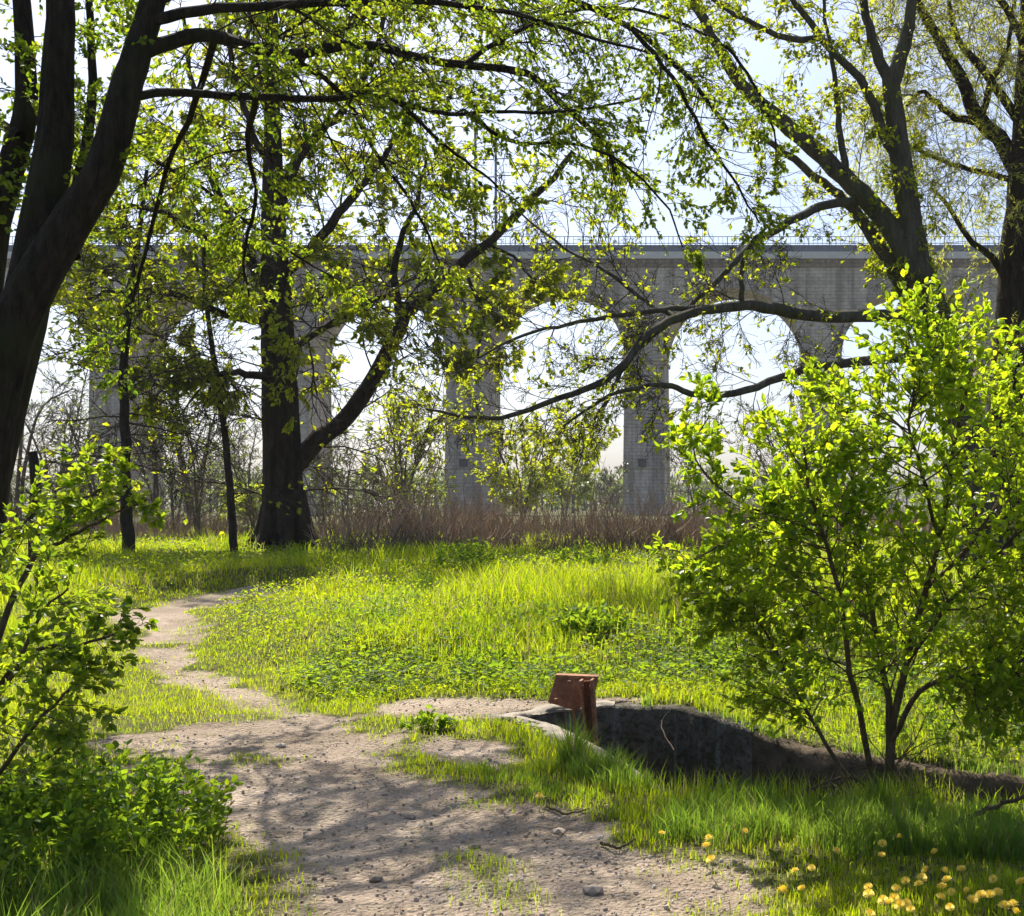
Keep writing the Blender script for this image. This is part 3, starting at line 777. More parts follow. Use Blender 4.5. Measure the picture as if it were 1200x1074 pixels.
def big_tree():
    T = Plant(23, 5); Y = 30
    root = thing('old_tree', ground_at(333, 643), 'thick brown old tree with flared base at the meadow edge', 'tree')
    W = lambda lst: [at(*p, Y) if len(p) == 2 else at(*p) for p in lst]
    tr = [(334, 652), (333, 636), (332, 600), (331, 540), (329, 480), (326, 400), (323, 320), (320, 240), (320, 160), (318, 60), (322, -60), (330, -200)]
    c = catmull(W(tr), 30)
    ws = np.interp([i / 29 * 11 for i in range(30)], range(12), [33, 26.5, 22.5, 20.5, 19.5, 17.5, 15, 12, 9, 7, 5, 3])
    rad = [px(w, Y) for w in ws]
    T.parts.append(('trunk', c, rad, 26)); trunk = (c, rad)
    root_m = []
    for k_, (dx, dy) in enumerate(((-1, -.3), (1.05, -.4), (.5, -1), (-.5, -.9), (.9, .6), (-.9, .6))):   # root flare
        b = at(333, 640, Y)
        pts = [b + Vector((dx * .22, dy * .22, 1.3)), b + Vector((dx * .40, dy * .40, .6)), b + Vector((dx * .62, dy * .62, .12)), b + Vector((dx * 1.0, dy * 1.0, -.15))]
        T.limb(pts, 0.25, 0.10, 8, 0.01, 'root_flare', 8)
    limbs = [
        T.limb(W([(340, 552), (372, 516), (400, 495), (425, 464), (446, 428), (463, 394), (478, 366), (505, 345), (540, 310), (570, 285), (605, 252), (640, 218), (672, 178)]), px(11, Y), px(3, Y), 34, 0.03),
        T.limb(W([(470, 380), (462, 330), (470, 280), (490, 230), (500, 180)]), px(5, Y), px(1.5, Y), 14, 0.04),
        T.limb(W([(326, 445, 30), (290, 438, 29), (255, 441, 28), (215, 455, 27.5), (180, 450, 27)]), px(5, Y), px(1.5, Y), 16, 0.05),
        T.limb(W([(322, 330, 30), (368, 290, 30), (400, 245, 30), (432, 208, 30), (470, 150, 30), (490, 90, 30)]), px(7, Y), px(2, Y), 20, 0.04),
        T.limb(W([(320, 262, 30), (345, 190, 30), (375, 155, 30), (402, 128, 30), (440, 60, 30), (455, -20, 30)]), px(7, Y), px(2, Y), 20, 0.04),
        T.limb(W([(322, 350, 30), (290, 300, 30), (262, 240, 31), (238, 180, 31), (225, 100, 31), (215, 20, 31)]), px(7, Y), px(2, Y), 20, 0.04),
        T.limb(W([(320, 200, 30), (290, 140, 30), (270, 60, 30), (265, -40, 30)]), px(5, Y), px(1.5, Y), 16, 0.04),
        T.limb(W([(327, 430, 30), (360, 400, 29), (395, 375, 28), (440, 350, 27), (480, 355, 27)]), px(4, Y), px(1.5, Y), 16, 0.05),
        T.limb(W([(322, 380, 30), (270, 370, 28.5), (210, 345, 28), (150, 340, 27), (100, 350, 27)]), px(5, Y), px(1.5, Y), 18, 0.05),
        T.limb(W([(320, 290, 30), (250, 280, 28.5), (190, 250, 28), (130, 240, 27), (90, 225, 27)]), px(5, Y), px(1.5, Y), 18, 0.05),
        T.limb(W([(540, 312, 30), (556, 340, 29.5), (566, 375, 29), (560, 420, 29)]), px(2.5, Y), px(1.2, Y), 12, 0.04),
        T.limb(W([(570, 286, 30), (600, 300, 29.5), (622, 325, 29), (640, 330, 29)]), px(2.2, Y), px(1.0, Y), 12, 0.04),
        T.limb(W([(318, 100, 30), (370, 60, 29), (430, 20, 28), (500, 10, 27)]), px(4, Y), px(1.5, Y), 16, 0.05),
    ]
    pr = dict(levels=3, kids=[7, 6], ratio=0.52, trop=(0, 0, -0.05), wig=0.32, leaf=5, whorl=2, size=0.135, rk=0.01, rmin=0.009, bare=0.3, hang=0.2)
    bare = dict(pr, leaf=1, bare=0.75, trop=(0, 0, -0.1), rmin=0.011)
    for i, Lb in enumerate(limbs):
        ln = (Lb[0][-1] - Lb[0][0]).length
        T.sprout(Lb, 8 if ln < 3 else 12, min(2.5, 0.45 * ln), pr, 0.15, 1.0, 1, (0, 0, -0.1))
    T.sprout(trunk, 22, 2.6, pr, 0.45, 1.0, 1, (0, 0, 0))
    T.sprout(trunk, 20, 2.6, bare, 0.18, 0.55, 1, (0, 0, -0.2))
    for Lb in limbs[:9]: T.sprout(Lb, 6, 2.4, bare, 0.15, 0.95, 1, (0, 0, -0.15))
    T.build(root, M['bark_mid'], M['twig'], M['leaf_mid'], LEAF_LO, 0, 0.16)
big_tree()

def slim_trees():
    # slim leaning tree
    T = Plant(31, 4); Y = 28
    root = thing('slim_tree', ground_at(275, 648), 'slim leaning brown tree just left of the thick old tree', 'tree')
    W = lambda lst, Y: [at(*p, Y) for p in lst]
    a = T.limb(W([(276, 655), (270, 580), (262, 500), (252, 430), (243, 370), (238, 300), (240, 240)], Y), px(5, Y), px(1.6, Y), 22, 0.02, 'trunk', 8)
    pr = dict(levels=2, kids=[6], ratio=0.5, trop=(0, 0, 0.02), wig=0.3, leaf=2, whorl=2, size=0.11, rk=0.009, rmin=0.008, bare=0.4)
    T.sprout(a, 26, 1.3, pr, 0.25)
    T.build(root, M['bark_mid'], M['twig'], M['leaf_mid'])
    # dark trunk with level bare boughs
    T = Plant(32, 4); Y = 25
    root = thing('bare_bough_tree', ground_at(152, 652), 'dark tree with level bare boughs in the left thicket', 'tree')
    a = T.limb(W([(153, 668), (148, 600), (147, 520), (145, 440), (150, 360), (163, 270), (172, 200)], Y), px(7.5, Y), px(2, Y), 22, 0.02, 'trunk', 9)
    pr = dict(levels=3, kids=[8, 4], ratio=0.42, trop=(0, 0, -0.03), wig=0.25, leaf=2, whorl=1, size=0.10, rk=0.008, rmin=0.008, bare=0.75)
    T.sprout(a, 38, 2.4, pr, 0.2, 0.85, 1, (0, 0, -0.05), (1.2, 1.75))
    pr2 = dict(pr, leaf=4, whorl=2, bare=0.05, size=0.13, levels=2, kids=[8])
    T.sprout(a, 30, 1.8, pr2, 0.42, 1.0)
    T.build(root, M['bark_dark'], M['twig'], M['leaf_mid'])
    # snag
    T = Plant(33, 4); Y = 20
    root = thing('tree_stump', ground_at(41, 690), 'short brown broken tree stump among grass near the left edge', 'stump')
    a = T.limb(W([(41, 700), (41, 660), (40, 610), (42, 560), (38, 530)], Y), px(8, Y), px(5, Y), 14, 0.01, 'trunk', 9)
    pr = dict(levels=2, kids=[4], ratio=0.5, wig=0.3, leaf=0, size=0.1, rk=0.009, rmin=0.006)
    T.sprout(a, 7, 1.0, pr, 0.3)
    T.build(root, M['bark_mid'], M['twig'], M['leaf_mid'])
slim_trees()

def right_tree():
    T = Plant(41, 5)
    root = thing('spreading_tree', ground_at(1150, 668), 'spreading grey-barked tree on the right with long limbs over the meadow', 'tree')
    Y = 20.5
    W = lambda lst: [at(*p, Y) if len(p) == 2 else at(*p) for p in lst]
    tr = T.limb(W([(1152, 700), (1150, 650), (1147, 600), (1140, 545), (1126, 470), (1106, 400), (1087, 345), (1074, 305), (1064, 245), (1056, 190), (1049, 140), (1044, 92)]), px(34, Y), px(10, Y), 34, 0.01, 'trunk', 18, True, 0.62)
    f1 = T.limb(W([(1044, 100), (1058, 55), (1067, 10), (1072, -70), (1085, -180)]), px(10, Y), px(3, Y), 16, 0.02)
    f1b = T.limb(W([(1045, 100), (1028, 62), (1014, 12), (1004, -60), (990, -150)]), px(7.5, Y), px(2, Y), 16, 0.02)
    f2 = T.limb(W([(1072, 310), (1044, 266), (1018, 235), (991, 208), (952, 174), (915, 141), (884, 116), (862, 90), (842, 55), (815, 5), (785, -70), (760, -150)]), px(14, Y), px(3.5, Y), 34, 0.02)
    f3 = T.limb(W([(1092, 385, 20.6), (1072, 362, 20.7), (1047, 316, 20.8), (1020, 274, 20.9), (998, 243, 21), (978, 225, 21), (945, 199, 21.2), (910, 172, 21.2), (884, 155, 21.4)]), px(10, Y), px(3, Y), 26, 0.02)
    f4 = T.limb(W([(1004, 236, 20.6), (970, 239, 20), (940, 252, 19.5), (912, 268, 19), (885, 284, 18.6), (860, 310, 18.2), (828, 342, 18), (800, 366, 17.6), (770, 385, 17.2)]), px(5.5, Y), px(1.8, Y), 26, 0.02)
    f5 = T.limb(W([(1092, 385, 20.5), (1058, 371, 20), (1005, 371, 19), (960, 371, 18.4), (905, 362, 17.8), (870, 358, 17.4), (830, 363, 17), (790, 374, 16.4), (756, 396, 16), (722, 436, 15.6), (690, 455, 15.3), (640, 472, 15), (590, 490, 14.8), (545, 488, 14.6), (500, 480, 14.4)]), px(8, Y), px(1.4, 15), 44, 0.012)
    f5b = T.limb(W([(835, 361, 17), (790, 362, 16.6), (745, 368, 16.2), (700, 374, 16), (650, 384, 15.8), (600, 398, 15.4), (560, 420, 15)]), px(4, 17), px(1.2, 15), 24, 0.015)
    f5c = T.limb(W([(770, 388, 16.1), (735, 425, 16.4), (705, 480, 16.6), (670, 520, 16.8)]), px(3.5, 17), px(1.2, 15), 16, 0.02)
    f5d = T.limb(W([(790, 372, 16.4), (750, 350, 16.8), (700, 310, 17), (660, 290, 17.3), (610, 250, 17.5)]), px(3.2, 17), px(1.2, 15), 16, 0.02)
    f6 = T.limb(W([(1118, 430, 20.5), (1080, 420, 20), (1040, 421, 19.4), (1000, 425, 18.8), (960, 430, 18.2), (922, 440, 17.6), (880, 456, 17), (842, 464, 16.6), (806, 461, 16.2), (784, 452, 16), (740, 456, 15.6), (700, 472, 15.4), (660, 500, 15.2)]), px(6.5, Y), px(1.4, 15), 36, 0.012)
    f7 = T.limb(W([(991, 204), (984, 150), (979, 95), (970, 40), (958, -40)]), px(4.5, Y), px(1.6, Y), 16, 0.02)
    f8 = T.limb(W([(1050, 185), (1035, 155), (1015, 102), (981, 66), (951, 28), (926, -4), (890, -60)]), px(6.5, Y), px(2.5, Y), 20, 0.02)
    f9 = T.limb(W([(962, 44), (925, 47), (885, 30), (852, 12), (826, -10), (790, -50)]), px(4, Y), px(1.5, Y), 16, 0.02)
    f10 = T.limb(W([(870, 357, 17.4), (868, 320, 17.2), (880, 285, 17), (905, 262, 16.8)]), px(3.5, 17), px(1.5, 17), 12, 0.02)
    thin = dict(levels=3, kids=[7, 6], ratio=0.5, trop=(0, 0, -0.06), wig=0.32, leaf=2, whorl=2, size=0.075, rk=0.008, rmin=0.0042, bare=0.55, hang=0.1)
    leafy = dict(thin, leaf=3, bare=0.4, size=0.085)
    for Lb, n, L in ((f5, 44, 1.0), (f5b, 26, 1.0), (f5c, 14, 0.9), (f5d, 22, 1.1), (f6, 36, 1.0), (f4, 18, 0.9), (f10, 6, 0.8)):
        T.sprout(Lb, n, L, dict(thin, bare=0.8, rmin=0.0040, size=0.07), 0.15, 1.0, 1, (0, 0, -0.15))
    for Lb, n, L in ((f1, 12, 1.5), (f1b, 12, 1.5), (f2, 18, 1.4), (f3, 10, 1.0), (f7, 9, 1.2), (f8, 12, 1.3), (f9, 10, 1.2)):
        T.sprout(Lb, n, L, leafy if Lb in (f2, f8, f9) else thin, 0.2, 1.0)
    ivy = dict(levels=1, kids=[], ratio=0.5, wig=0.4, leaf=6, whorl=2, size=0.10, rk=0.008, rmin=0.004, trop=(0, 0, 0.02))
    T.sprout(tr, 150, 0.45, ivy, 0.35, 0.78)
    T.sprout(f3, 30, 0.4, ivy, 0.0, 0.35)
    T.sprout(tr, 14, 1.2, leafy, 0.3, 0.95)
    T.build(root, M['bark_grey'], M['twig'], M['leaf_mid'], LEAF_LO, 0, 0.1)
right_tree()

def willow():
    T = Plant(51, 4); Y = 22
    root = thing('willow_tree', ground_at(1190, 662), 'willow with pale drooping twigs at the right edge', 'tree')
    W = lambda lst: [at(*p, Y) for p in lst]
    tr = T.limb(W([(1172, 690), (1178, 600), (1182, 520), (1184, 440), (1188, 360), (1192, 290), (1197, 220), (1201, 130), (1206, 20), (1210, -120)]), px(34, Y), px(9, Y), 28, 0.015, 'trunk', 14)
    ls = [T.limb(W([(1196, 205), (1172, 165), (1147, 140), (1131, 104), (1108, 60), (1086, 22), (1066, -10), (1040, -40)]), px(11, Y), px(3, Y), 20, 0.02),
          T.limb(W([(1150, 143), (1118, 136), (1096, 118), (1080, 108), (1062, 125)]), px(5, Y), px(1.6, Y), 14, 0.02),
          T.limb(W([(1150, 140), (1160, 100), (1180, 60), (1190, 0)]), px(5, Y), px(2, Y), 14, 0.02),
          T.limb(W([(1196, 214), (1160, 204), (1120, 194), (1085, 180), (1058, 168)]), px(4, Y), px(1.4, Y), 14, 0.02),
          T.limb(W([(1190, 340), (1160, 300), (1135, 280), (1110, 240), (1090, 220)]), px(5, Y), px(1.6, Y), 14, 0.02),
          T.limb(W([(1200, 120), (1230, 60), (1270, 20), (1300, 60)]), px(8, Y), px(2, Y), 14, 0.02),
          T.limb(W([(1204, 60), (1180, 10), (1140, -30), (1100, -50)]), px(6, Y), px(2, Y), 14, 0.02),
          T.limb(W([(1200, 150), (1150, 80), (1120, 40), (1110, -20)]), px(6, Y), px(2, Y), 14, 0.02)]
    pr = dict(levels=3, kids=[6, 5], ratio=0.75, trop=(0, 0, -0.16), wig=0.22, leaf=9, whorl=1, size=0.095, rk=0.006, rmin=0.0035, bare=0.1, hang=0.4, allleaf=False)
    for Lb in ls: T.sprout(Lb, 15, 1.6, pr, 0.15, 1.0)
    T.sprout(tr, 34, 1.8, pr, 0.3, 1.0)
    T.build(root, M['bark_mid'], M['twig_pale'], M['leaf_willow'], LEAF_NARROW, 0, 0.12, 0.2)
willow()

def right_shrub():
    T = Plant(61, 5)
    g = ground_at(1040, 930)
    root = thing('leafy_shrub', Vector((at(1040, 930, 6.7).x, 6.7, 0)), 'bright green leafy shrub at right with several brown stems by the ditch', 'shrub')
    Y = 6.9
    W = lambda lst: [at(p[0], p[1], (p[2] if len(p) > 2 else Y) - 0.2) for p in lst]
    S = [T.limb(W([(1040, 960), (1043, 905), (1046, 850), (1061, 780), (1085, 690), (1106, 610), (1116, 540), (1126, 480), (1140, 430)]), px(6.24, Y), px(1.70, Y), 24, 0.006, 'stem', 8),
         T.limb(W([(1036, 955), (1040, 900), (1042, 830), (1026, 735), (1010, 645), (1001, 580), (995, 525), (988, 475)]), px(5.07, Y), px(1.36, Y), 24, 0.006, 'stem', 8),
         T.limb(W([(1044, 870, 6.9), (1076, 812, 6.7), (1110, 795, 6.6), (1152, 788, 6.5), (1205, 770, 6.4), (1260, 720, 6.4)]), px(3.51, Y), px(1.27, Y), 20, 0.006, 'stem', 7),
         T.limb(W([(1030, 950, 6.9), (1012, 860, 6.7), (995, 780, 6.5), (983, 700, 6.4), (964, 625, 6.4), (948, 570, 6.4), (942, 525, 6.4)]), px(3.90, Y), px(1.27, Y), 20, 0.006, 'stem', 7),
         T.limb(W([(1028, 950, 6.9), (985, 900, 7.1), (955, 850, 7.2), (925, 795, 7.3), (893, 735, 7.4), (866, 690, 7.4), (840, 660, 7.4)]), px(3.12, Y), px(1.10, Y), 20, 0.006, 'stem', 7),
         T.limb(W([(1003, 600, 6.9), (965, 605, 6.8), (925, 605, 6.7), (885, 618, 6.6), (845, 640, 6.5), (806, 660, 6.5)]), px(2.03, Y), px(0.85, Y), 16, 0.008, 'stem', 6),
         T.limb(W([(1010, 650, 6.9), (960, 585, 6.7), (905, 600, 6.6), (860, 585, 6.5), (826, 555, 6.5), (812, 525, 6.5), (830, 490, 6.5)]), px(1.87, Y), px(0.68, Y), 18, 0.006, 'stem', 6),
         T.limb(W([(1085, 690, 6.9), (1135, 640, 7.1), (1175, 580, 7.2), (1195, 520, 7.2), (1208, 470, 7.2)]), px(3.12, Y), px(1.19, Y), 18, 0.008, 'stem', 7),
         T.limb(W([(1061, 780, 6.9), (1110, 710, 6.6), (1160, 660, 6.4), (1200, 620, 6.3), (1250, 590, 6.3)]), px(2.73, Y), px(1.02, Y), 16, 0.008, 'stem', 6),
         T.limb(W([(1100, 630, 6.9), (1082, 560, 6.7), (1066, 500, 6.6), (1072, 455, 6.6), (1088, 415, 6.6)]), px(2.50, Y), px(0.94, Y), 16, 0.008, 'stem', 6),
         T.limb(W([(1026, 735, 6.9), (975, 690, 7.2), (930, 700, 7.4), (880, 720, 7.5), (830, 700, 7.5)]), px(2.18, Y), px(0.85, Y), 16, 0.008, 'stem', 6)]
    pr = dict(levels=2, kids=[7], ratio=0.45, trop=(0, 0, 0.03), wig=0.34, leaf=5, whorl=2, size=0.042, rk=0.009, rmin=0.0015, hang=0.0, bare=0.02)
    for i, st in enumerate(S):
        thin = i in (5, 6, 10)
        T.sprout(st, 20 if thin else 44, 0.34 if thin else 0.55, pr, 0.3 if i < 5 else 0.15, 1.0)
    low = dict(pr, size=0.038)
    T.sprout(S[2], 26, 0.4, low, 0.25, 1.0, 1, (0, 0, -0.3)); T.sprout(S[3], 16, 0.45, low, 0.25, 0.7, 1, (0, 0, -0.2)); T.sprout(S[4], 16, 0.3, low, 0.3, 1.0)
    bare = dict(levels=2, kids=[3], ratio=0.5, wig=0.35, leaf=0, rk=0.010, rmin=0.002, trop=(0, 0, -.05))
    for st in S[:2]: T.sprout(st, 9, 0.4, bare, 0.02, 0.16, 1, (-0.3, -0.3, -0.1))
    T.build(root, M['twig_shrub'], M['twig_shrub'], M['leaf_shrub'], LEAF_HI, 300, 0.05, 0.9)
right_shrub()

def left_shrub():
    T = Plant(71, 5)
    root = thing('broad_leaf_shrub', Vector((-4.0, 5.6, 0)), 'shrub with broad yellow-green leaves at the left edge of the path', 'shrub')
    W = lambda lst: [at(*p) for p in lst]
    S = [T.limb(W([(-90, 1000, 5.7), (-40, 860, 5.7), (-5, 760, 5.7), (20, 690, 5.7), (50, 640, 5.7), (85, 600, 5.7), (115, 575, 5.7), (135, 555, 5.7)]), px(5, 5.7), px(1.2, 5.7), 20, 0.006, 'stem', 7),
         T.limb(W([(60, 640, 5.7), (100, 620, 5.6), (140, 600, 5.6), (172, 586, 5.6)]), px(2.4, 5.7), px(0.9, 5.7), 12, 0.006, 'stem', 6),
         T.limb(W([(-80, 980, 5.5), (-30, 860, 5.4), (10, 790, 5.4), (50, 760, 5.3), (85, 757, 5.3), (120, 748, 5.3), (158, 740, 5.3)]), px(4, 5.5), px(1, 5.5), 18, 0.006, 'stem', 7),
         T.limb(W([(-80, 980, 5.3), (-40, 880, 5.2), (10, 800, 5.1), (45, 725, 5.1), (80, 690, 5.1)]), px(4, 5.3), px(1, 5.3), 16, 0.006, 'stem', 7),
         T.limb(W([(-70, 990, 5.4), (-10, 920, 5.3), (40, 850, 5.2), (70, 820, 5.2), (100, 790, 5.2)]), px(3.5, 5.3), px(1, 5.3), 16, 0.006, 'stem', 7),
         T.limb(W([(-80, 960, 5.9), (-60, 800, 5.9), (-30, 700, 5.9), (10, 640, 5.9), (40, 600, 5.9)]), px(4, 5.9), px(1, 5.9), 16, 0.006, 'stem', 7),
         T.limb(W([(-60, 990, 5.4), (0, 930, 5.6), (40, 900, 5.8), (80, 870, 5.9), (95, 850, 5.9)]), px(3.2, 5.3), px(1, 5.3), 16, 0.006, 'stem', 7)]
    pr = dict(levels=2, kids=[7], ratio=0.5, trop=(0, 0, 0.0), wig=0.34, leaf=4, whorl=2, size=0.036, rk=0.010, rmin=0.0016, hang=0.05, bare=0.05)
    for st, n, L, t0 in zip(S, (16, 9, 15, 18, 17, 18, 13), (0.26, 0.15, 0.19, 0.28, 0.25, 0.36, 0.24), (0.45, 0.1, 0.2, 0.2, 0.2, 0.3, 0.2)):
        T.sprout(st, n, L, pr, t0, 1.0)
    T.build(root, M['twig_shrub'], M['twig_shrub'], M['leaf_left'], LEAF_HI, 300, 0.05, 0.9)
left_shrub()

# ------------------------------------------------------------------ herb clumps
def herb_clump(name, centre, rx, ry, hgt, nstem, size, label, cat, group=None, singles=0, mat='leaf_herb', lv=6, seed=1):
    T = Plant(seed, 3)
    root = thing(name, centre, label, cat, group)
    rd = T.rd
    for i in range(nstem):
        a = rd.uniform(0, 6.283); q = math.sqrt(rd.random())
        x = centre[0] + rx * q * math.cos(a); y = centre[1] + ry * q * math.sin(a)
        z = float(terrain_h(np.array([x]), np.array([y]))[0][0])
        h = hgt * (1.15 - 0.6 * q * q) * rd.uniform(0.6, 1.1)
        pr = dict(levels=1, kids=[], wig=0.16, leaf=lv, whorl=2, size=size, rk=0.008, rmin=0.002, trop=(0, 0, 0.12), hang=0.25)
        T.grow(Vector((x, y, z)), Vector((rd.uniform(-.35, .35) + 0.25 * math.cos(a) * q, rd.uniform(-.35, .35) + 0.25 * math.sin(a) * q, 1)).normalized(), h, 0.003, 1, pr)
    T.build(root, M['twig_shrub'], M['leaf_herb'], M[mat], LEAF_HI if singles else LEAF_LO, singles, 0, 1.1)
g = ground_at(90, 1010)
herb_clump('leafy_herb_clump', Vector((g.x - 0.05, g.y, 0)), 0.62, 0.75, 0.42, 380, 0.042, 'dense low clump of dark green herbs at the lower left corner', 'plant', None, 300, 'leaf_herb', 8, 81)
for i, (u, v, rx, hh, lab) in enumerate(((545, 686, 0.55, 0.5, 'rounded green herb clump in front of the brush below the left stone pier'),
                                   (680, 680, 0.5, 0.42, 'rounded green herb clump in front of the brush between two stone piers'),
                                   (570, 795, 0.3, 0.26, 'dark green herb clump at the front edge of the bright meadow'),
                                   (690, 775, 0.4, 0.28, 'low green herb clump in the meadow above the sluice gate'),
                                   (860, 790, 0.35, 0.3, 'low green herb clump in the meadow just left of the leafy shrub'),
                                   (505, 857, 0.16, 0.12, 'tiny dark green weed on bare soil left of the ditch tip'),
                                   (1130, 850, 0.6, 0.45, 'green herb clump on the far bank behind the shrub stems'))):
    g = ground_at(u, v)
    herb_clump('herb_clump', g, rx, rx * 0.7, hh, int(50 * rx / 0.5) + 12, 0.075 if g.y > 12 else 0.05, lab, 'plant', 'herb clumps around the meadow', 0, 'leaf_herb', 5, 90 + i)

# ------------------------------------------------------------------ grass
def blades(n, pos, h, w, lean, name, mat, label):
    m = len(pos)
    az = RNG.random(m) * 2 * math.pi
    s = np.stack([np.cos(az), np.sin(az), np.zeros(m)], -1)
    la = RNG.random(m) * 2 * math.pi
    ld = np.stack([np.cos(la), np.sin(la), np.zeros(m)], -1) * (lean * RNG.random(m))[:, None] * h[:, None]
    up = np.array([0, 0, 1.0])
    b = pos - up * 0.02
    mid = pos + up * (h * 0.55)[:, None] + ld * 0.35
    tip = pos + up * (h * (1 - 0.25 * lean * RNG.random(m)))[:, None] + ld
    W = (w / 2)[:, None] * s
    V = np.stack([b - W, b + W, mid - W * 0.75, mid + W * 0.75, tip], 1).reshape(-1, 3)
    i = np.arange(m)[:, None] * 5
    me = np_mesh(name, V, [i + np.array([[0, 1, 3, 2]]), i + np.array([[2, 3, 4]])])
    link(name, me, mat, None, kind='stuff', label=label)

def sample_ground(n, y0, y1, left=-1.2, right=1.2):
    y = np.exp(RNG.random(n) * (math.log(y1) - math.log(y0)) + math.log(y0))
    x0 = (-40 - CX) / F * y + left; x1 = (1240 - CX) / F * y + right
    x = x0 + RNG.random(n) * (x1 - x0)
    return x, y

def build_grass():
    x, y = sample_ground(360000, 3.6, 44)
    h0, pm, sd = terrain_h(x, y)
    h0 = np.where(sd < 0.14, np.maximum(h0, -0.04), h0)
    keep = (sd > np.where(y > 7.9, 0.07, 0.12)) & (RNG.random(len(x)) > pm * 1.25 - 0.02 - 0.1 * ss(9, 16, y))
    patch = fbm(x * 0.9 + 40, y * 0.9, 3)
    keep &= RNG.random(len(x)) < 0.25 + 1.1 * ss(0.34, 0.6, patch)
    keep &= ~((sd < 0.25) & (x < -1.25) & (y < 9.6))
    gap = ss(0.50, 0.36, fbm(x * 0.45 + 11, y * 0.45 + 31, 4))
    keep &= RNG.random(len(x)) > 0.75 * gap
    x, y, h0, pm, sd, patch, gap = (a[keep] for a in (x, y, h0, pm, sd, patch, gap))
    u = CX + x / y * F; v = HV + (EYE - h0) / y * F
    meadow = ss(11.0, 13.5, y)
    hh = 0.05 + 0.05 * patch + meadow * (0.05 + 0.26 * ss(0.42, 0.72, fbm(x * 0.6, y * 0.6 + 9, 3)))
    near_bank = (y < 9) & (u > 640) & (sd < 1.2)
    tall = ss(0.75, 0.15, sd) * (u > 770) * (y < 8.2)
    hh = hh + tall * (0.04 + 0.10 * patch)
    hh = hh * (1 - 0.3 * ((u > 760) & (v > 1005)))
    hh = np.where((u > 110) & (u < 345) & (v > 690) & (y > 10), hh * 0.35, hh)
    far_bank = (y > 7.4) & (sd < 0.5) & (y < 11)
    hh = hh * (1 - 0.5 * gap)
    hh = np.where(far_bank, hh * 0.7 + 0.03, hh)
    edge = np.maximum(ss(0.02, 0.4, pm), 0.9 * ss(0.9, 0.1, poly_sd(x, y, PATH)) * ss(560, 300, u))
    hh = hh * (1 - 0.6 * edge) * (0.5 + 0.9 * RNG.random(len(x)))
    w = 0.0032 + 0.00062 * np.maximum(y - 4, 0)
    w = np.minimum(w, 0.016) * (0.7 + 0.7 * RNG.random(len(x)))
    blades(0, np.stack([x, y, h0], -1), hh, w, 0.75, 'grass', M['grass'], 'bright spring grass of the meadow and the path verges')
    # short turf close to the camera
    x, y = sample_ground(150000, 3.7, 11)
    h0, pm, sd = terrain_h(x, y)
    kp = (sd > 0.12) & (RNG.random(len(x)) > pm * 1.15) & ~((sd < 0.25) & (x < -1.25) & (y < 9.6))
    x, y, h0 = x[kp], y[kp], h0[kp]; m = len(x)
    blades(0, np.stack([x, y, h0], -1), 0.02 + 0.035 * RNG.random(m), 0.0035 * (0.7 + 0.7 * RNG.random(m)), 0.9, 'short_turf', M['grass'], 'short turf between the path and the ditch')
    x, y = sample_ground(170000, 9.5, 22)
    h0, pm, sd = terrain_h(x, y)
    kp = (sd > 0.12) & (RNG.random(len(x)) > pm * 1.1) & (poly_sd(x, y, PATH) < 3.0)
    x, y, h0 = x[kp], y[kp], h0[kp]; m = len(x)
    blades(0, np.stack([x, y, h0], -1), 0.025 + 0.035 * RNG.random(m), (0.004 + 0.0004 * (y - 9)) * (0.7 + 0.7 * RNG.random(m)), 0.9, 'verge_turf', M['grass'], 'short turf on the verges of the path further back')
    # taller tufts: by the sluice gate, the ditch bank, the lower left
    P, H = [], []
    def tuft(u, v, n, rx, ry, h):
        g = ground_at(u, v)
        a = RNG.random(n) * 6.283; q = np.sqrt(RNG.random(n))
        X = g.x + rx * q * np.cos(a); Yy = g.y + ry * q * np.sin(a)
        z, _, sd = terrain_h(X, Yy)
        z = np.where(sd < 0.13, np.maximum(z, -0.05), z)
        k_ = sd > -0.02
        P.append(np.stack([X, Yy, z], -1)[k_]); H.append((h * (1.1 - 0.5 * q) * (0.5 + 0.7 * RNG.random(n)))[k_])
    tuft(672, 900, 380, 0.09, 0.10, 0.34); tuft(706, 912, 700, 0.20, 0.14, 0.22); tuft(735, 925, 300, 0.2, 0.10, 0.2)
    for i in range(60):
        uu = RNG.uniform(790, 1200); tuft(uu, RNG.uniform(950, 990), 150, 0.16, 0.10, RNG.uniform(0.11, 0.23))
    for i in range(22):
        uu = RNG.uniform(1000, 1200); tuft(uu, RNG.uniform(975, 1005), 130, 0.16, 0.10, RNG.uniform(0.14, 0.26))
    for i in range(34):
        tuft(RNG.uniform(-40, 245), RNG.uniform(1040, 1180), 130, 0.16, 0.12, RNG.uniform(0.2, 0.4))
    for i in range(22):
        tuft(RNG.uniform(420, 760), RNG.uniform(706, 765), 100, 0.35, 0.3, RNG.uniform(0.2, 0.38))
    for (a, b) in ((560, 905), (600, 920), (640, 905), (655, 935)):
        tuft(a, b, 160, 0.2, 0.1, 0.10)
    for a in range(2, 9):                                # grass hanging over the far rim
        A, B = PIT[a], PIT[a + 1]; m = int(np.linalg.norm(B - A) * 260)
        t = RNG.random(m)[:, None]; e = (B - A) / np.linalg.norm(B - A); nn = np.array([-e[1], e[0]])
        q = A + (B - A) * t + nn * (0.02 + 0.14 * RNG.random((m, 1)))
        kq = fbm(q[:, 0] * 2.2, q[:, 1] * 2.2, 3) > (0.46 if a < 5 else 0.38)
        q = q[kq]; z = bank_dip(q[:, 0], q[:, 1]) - 0.02
        P.append(np.column_stack([q, z])); H.append(0.05 + 0.10 * RNG.random(len(q)))
    P = np.concatenate(P); H = np.concatenate(H)
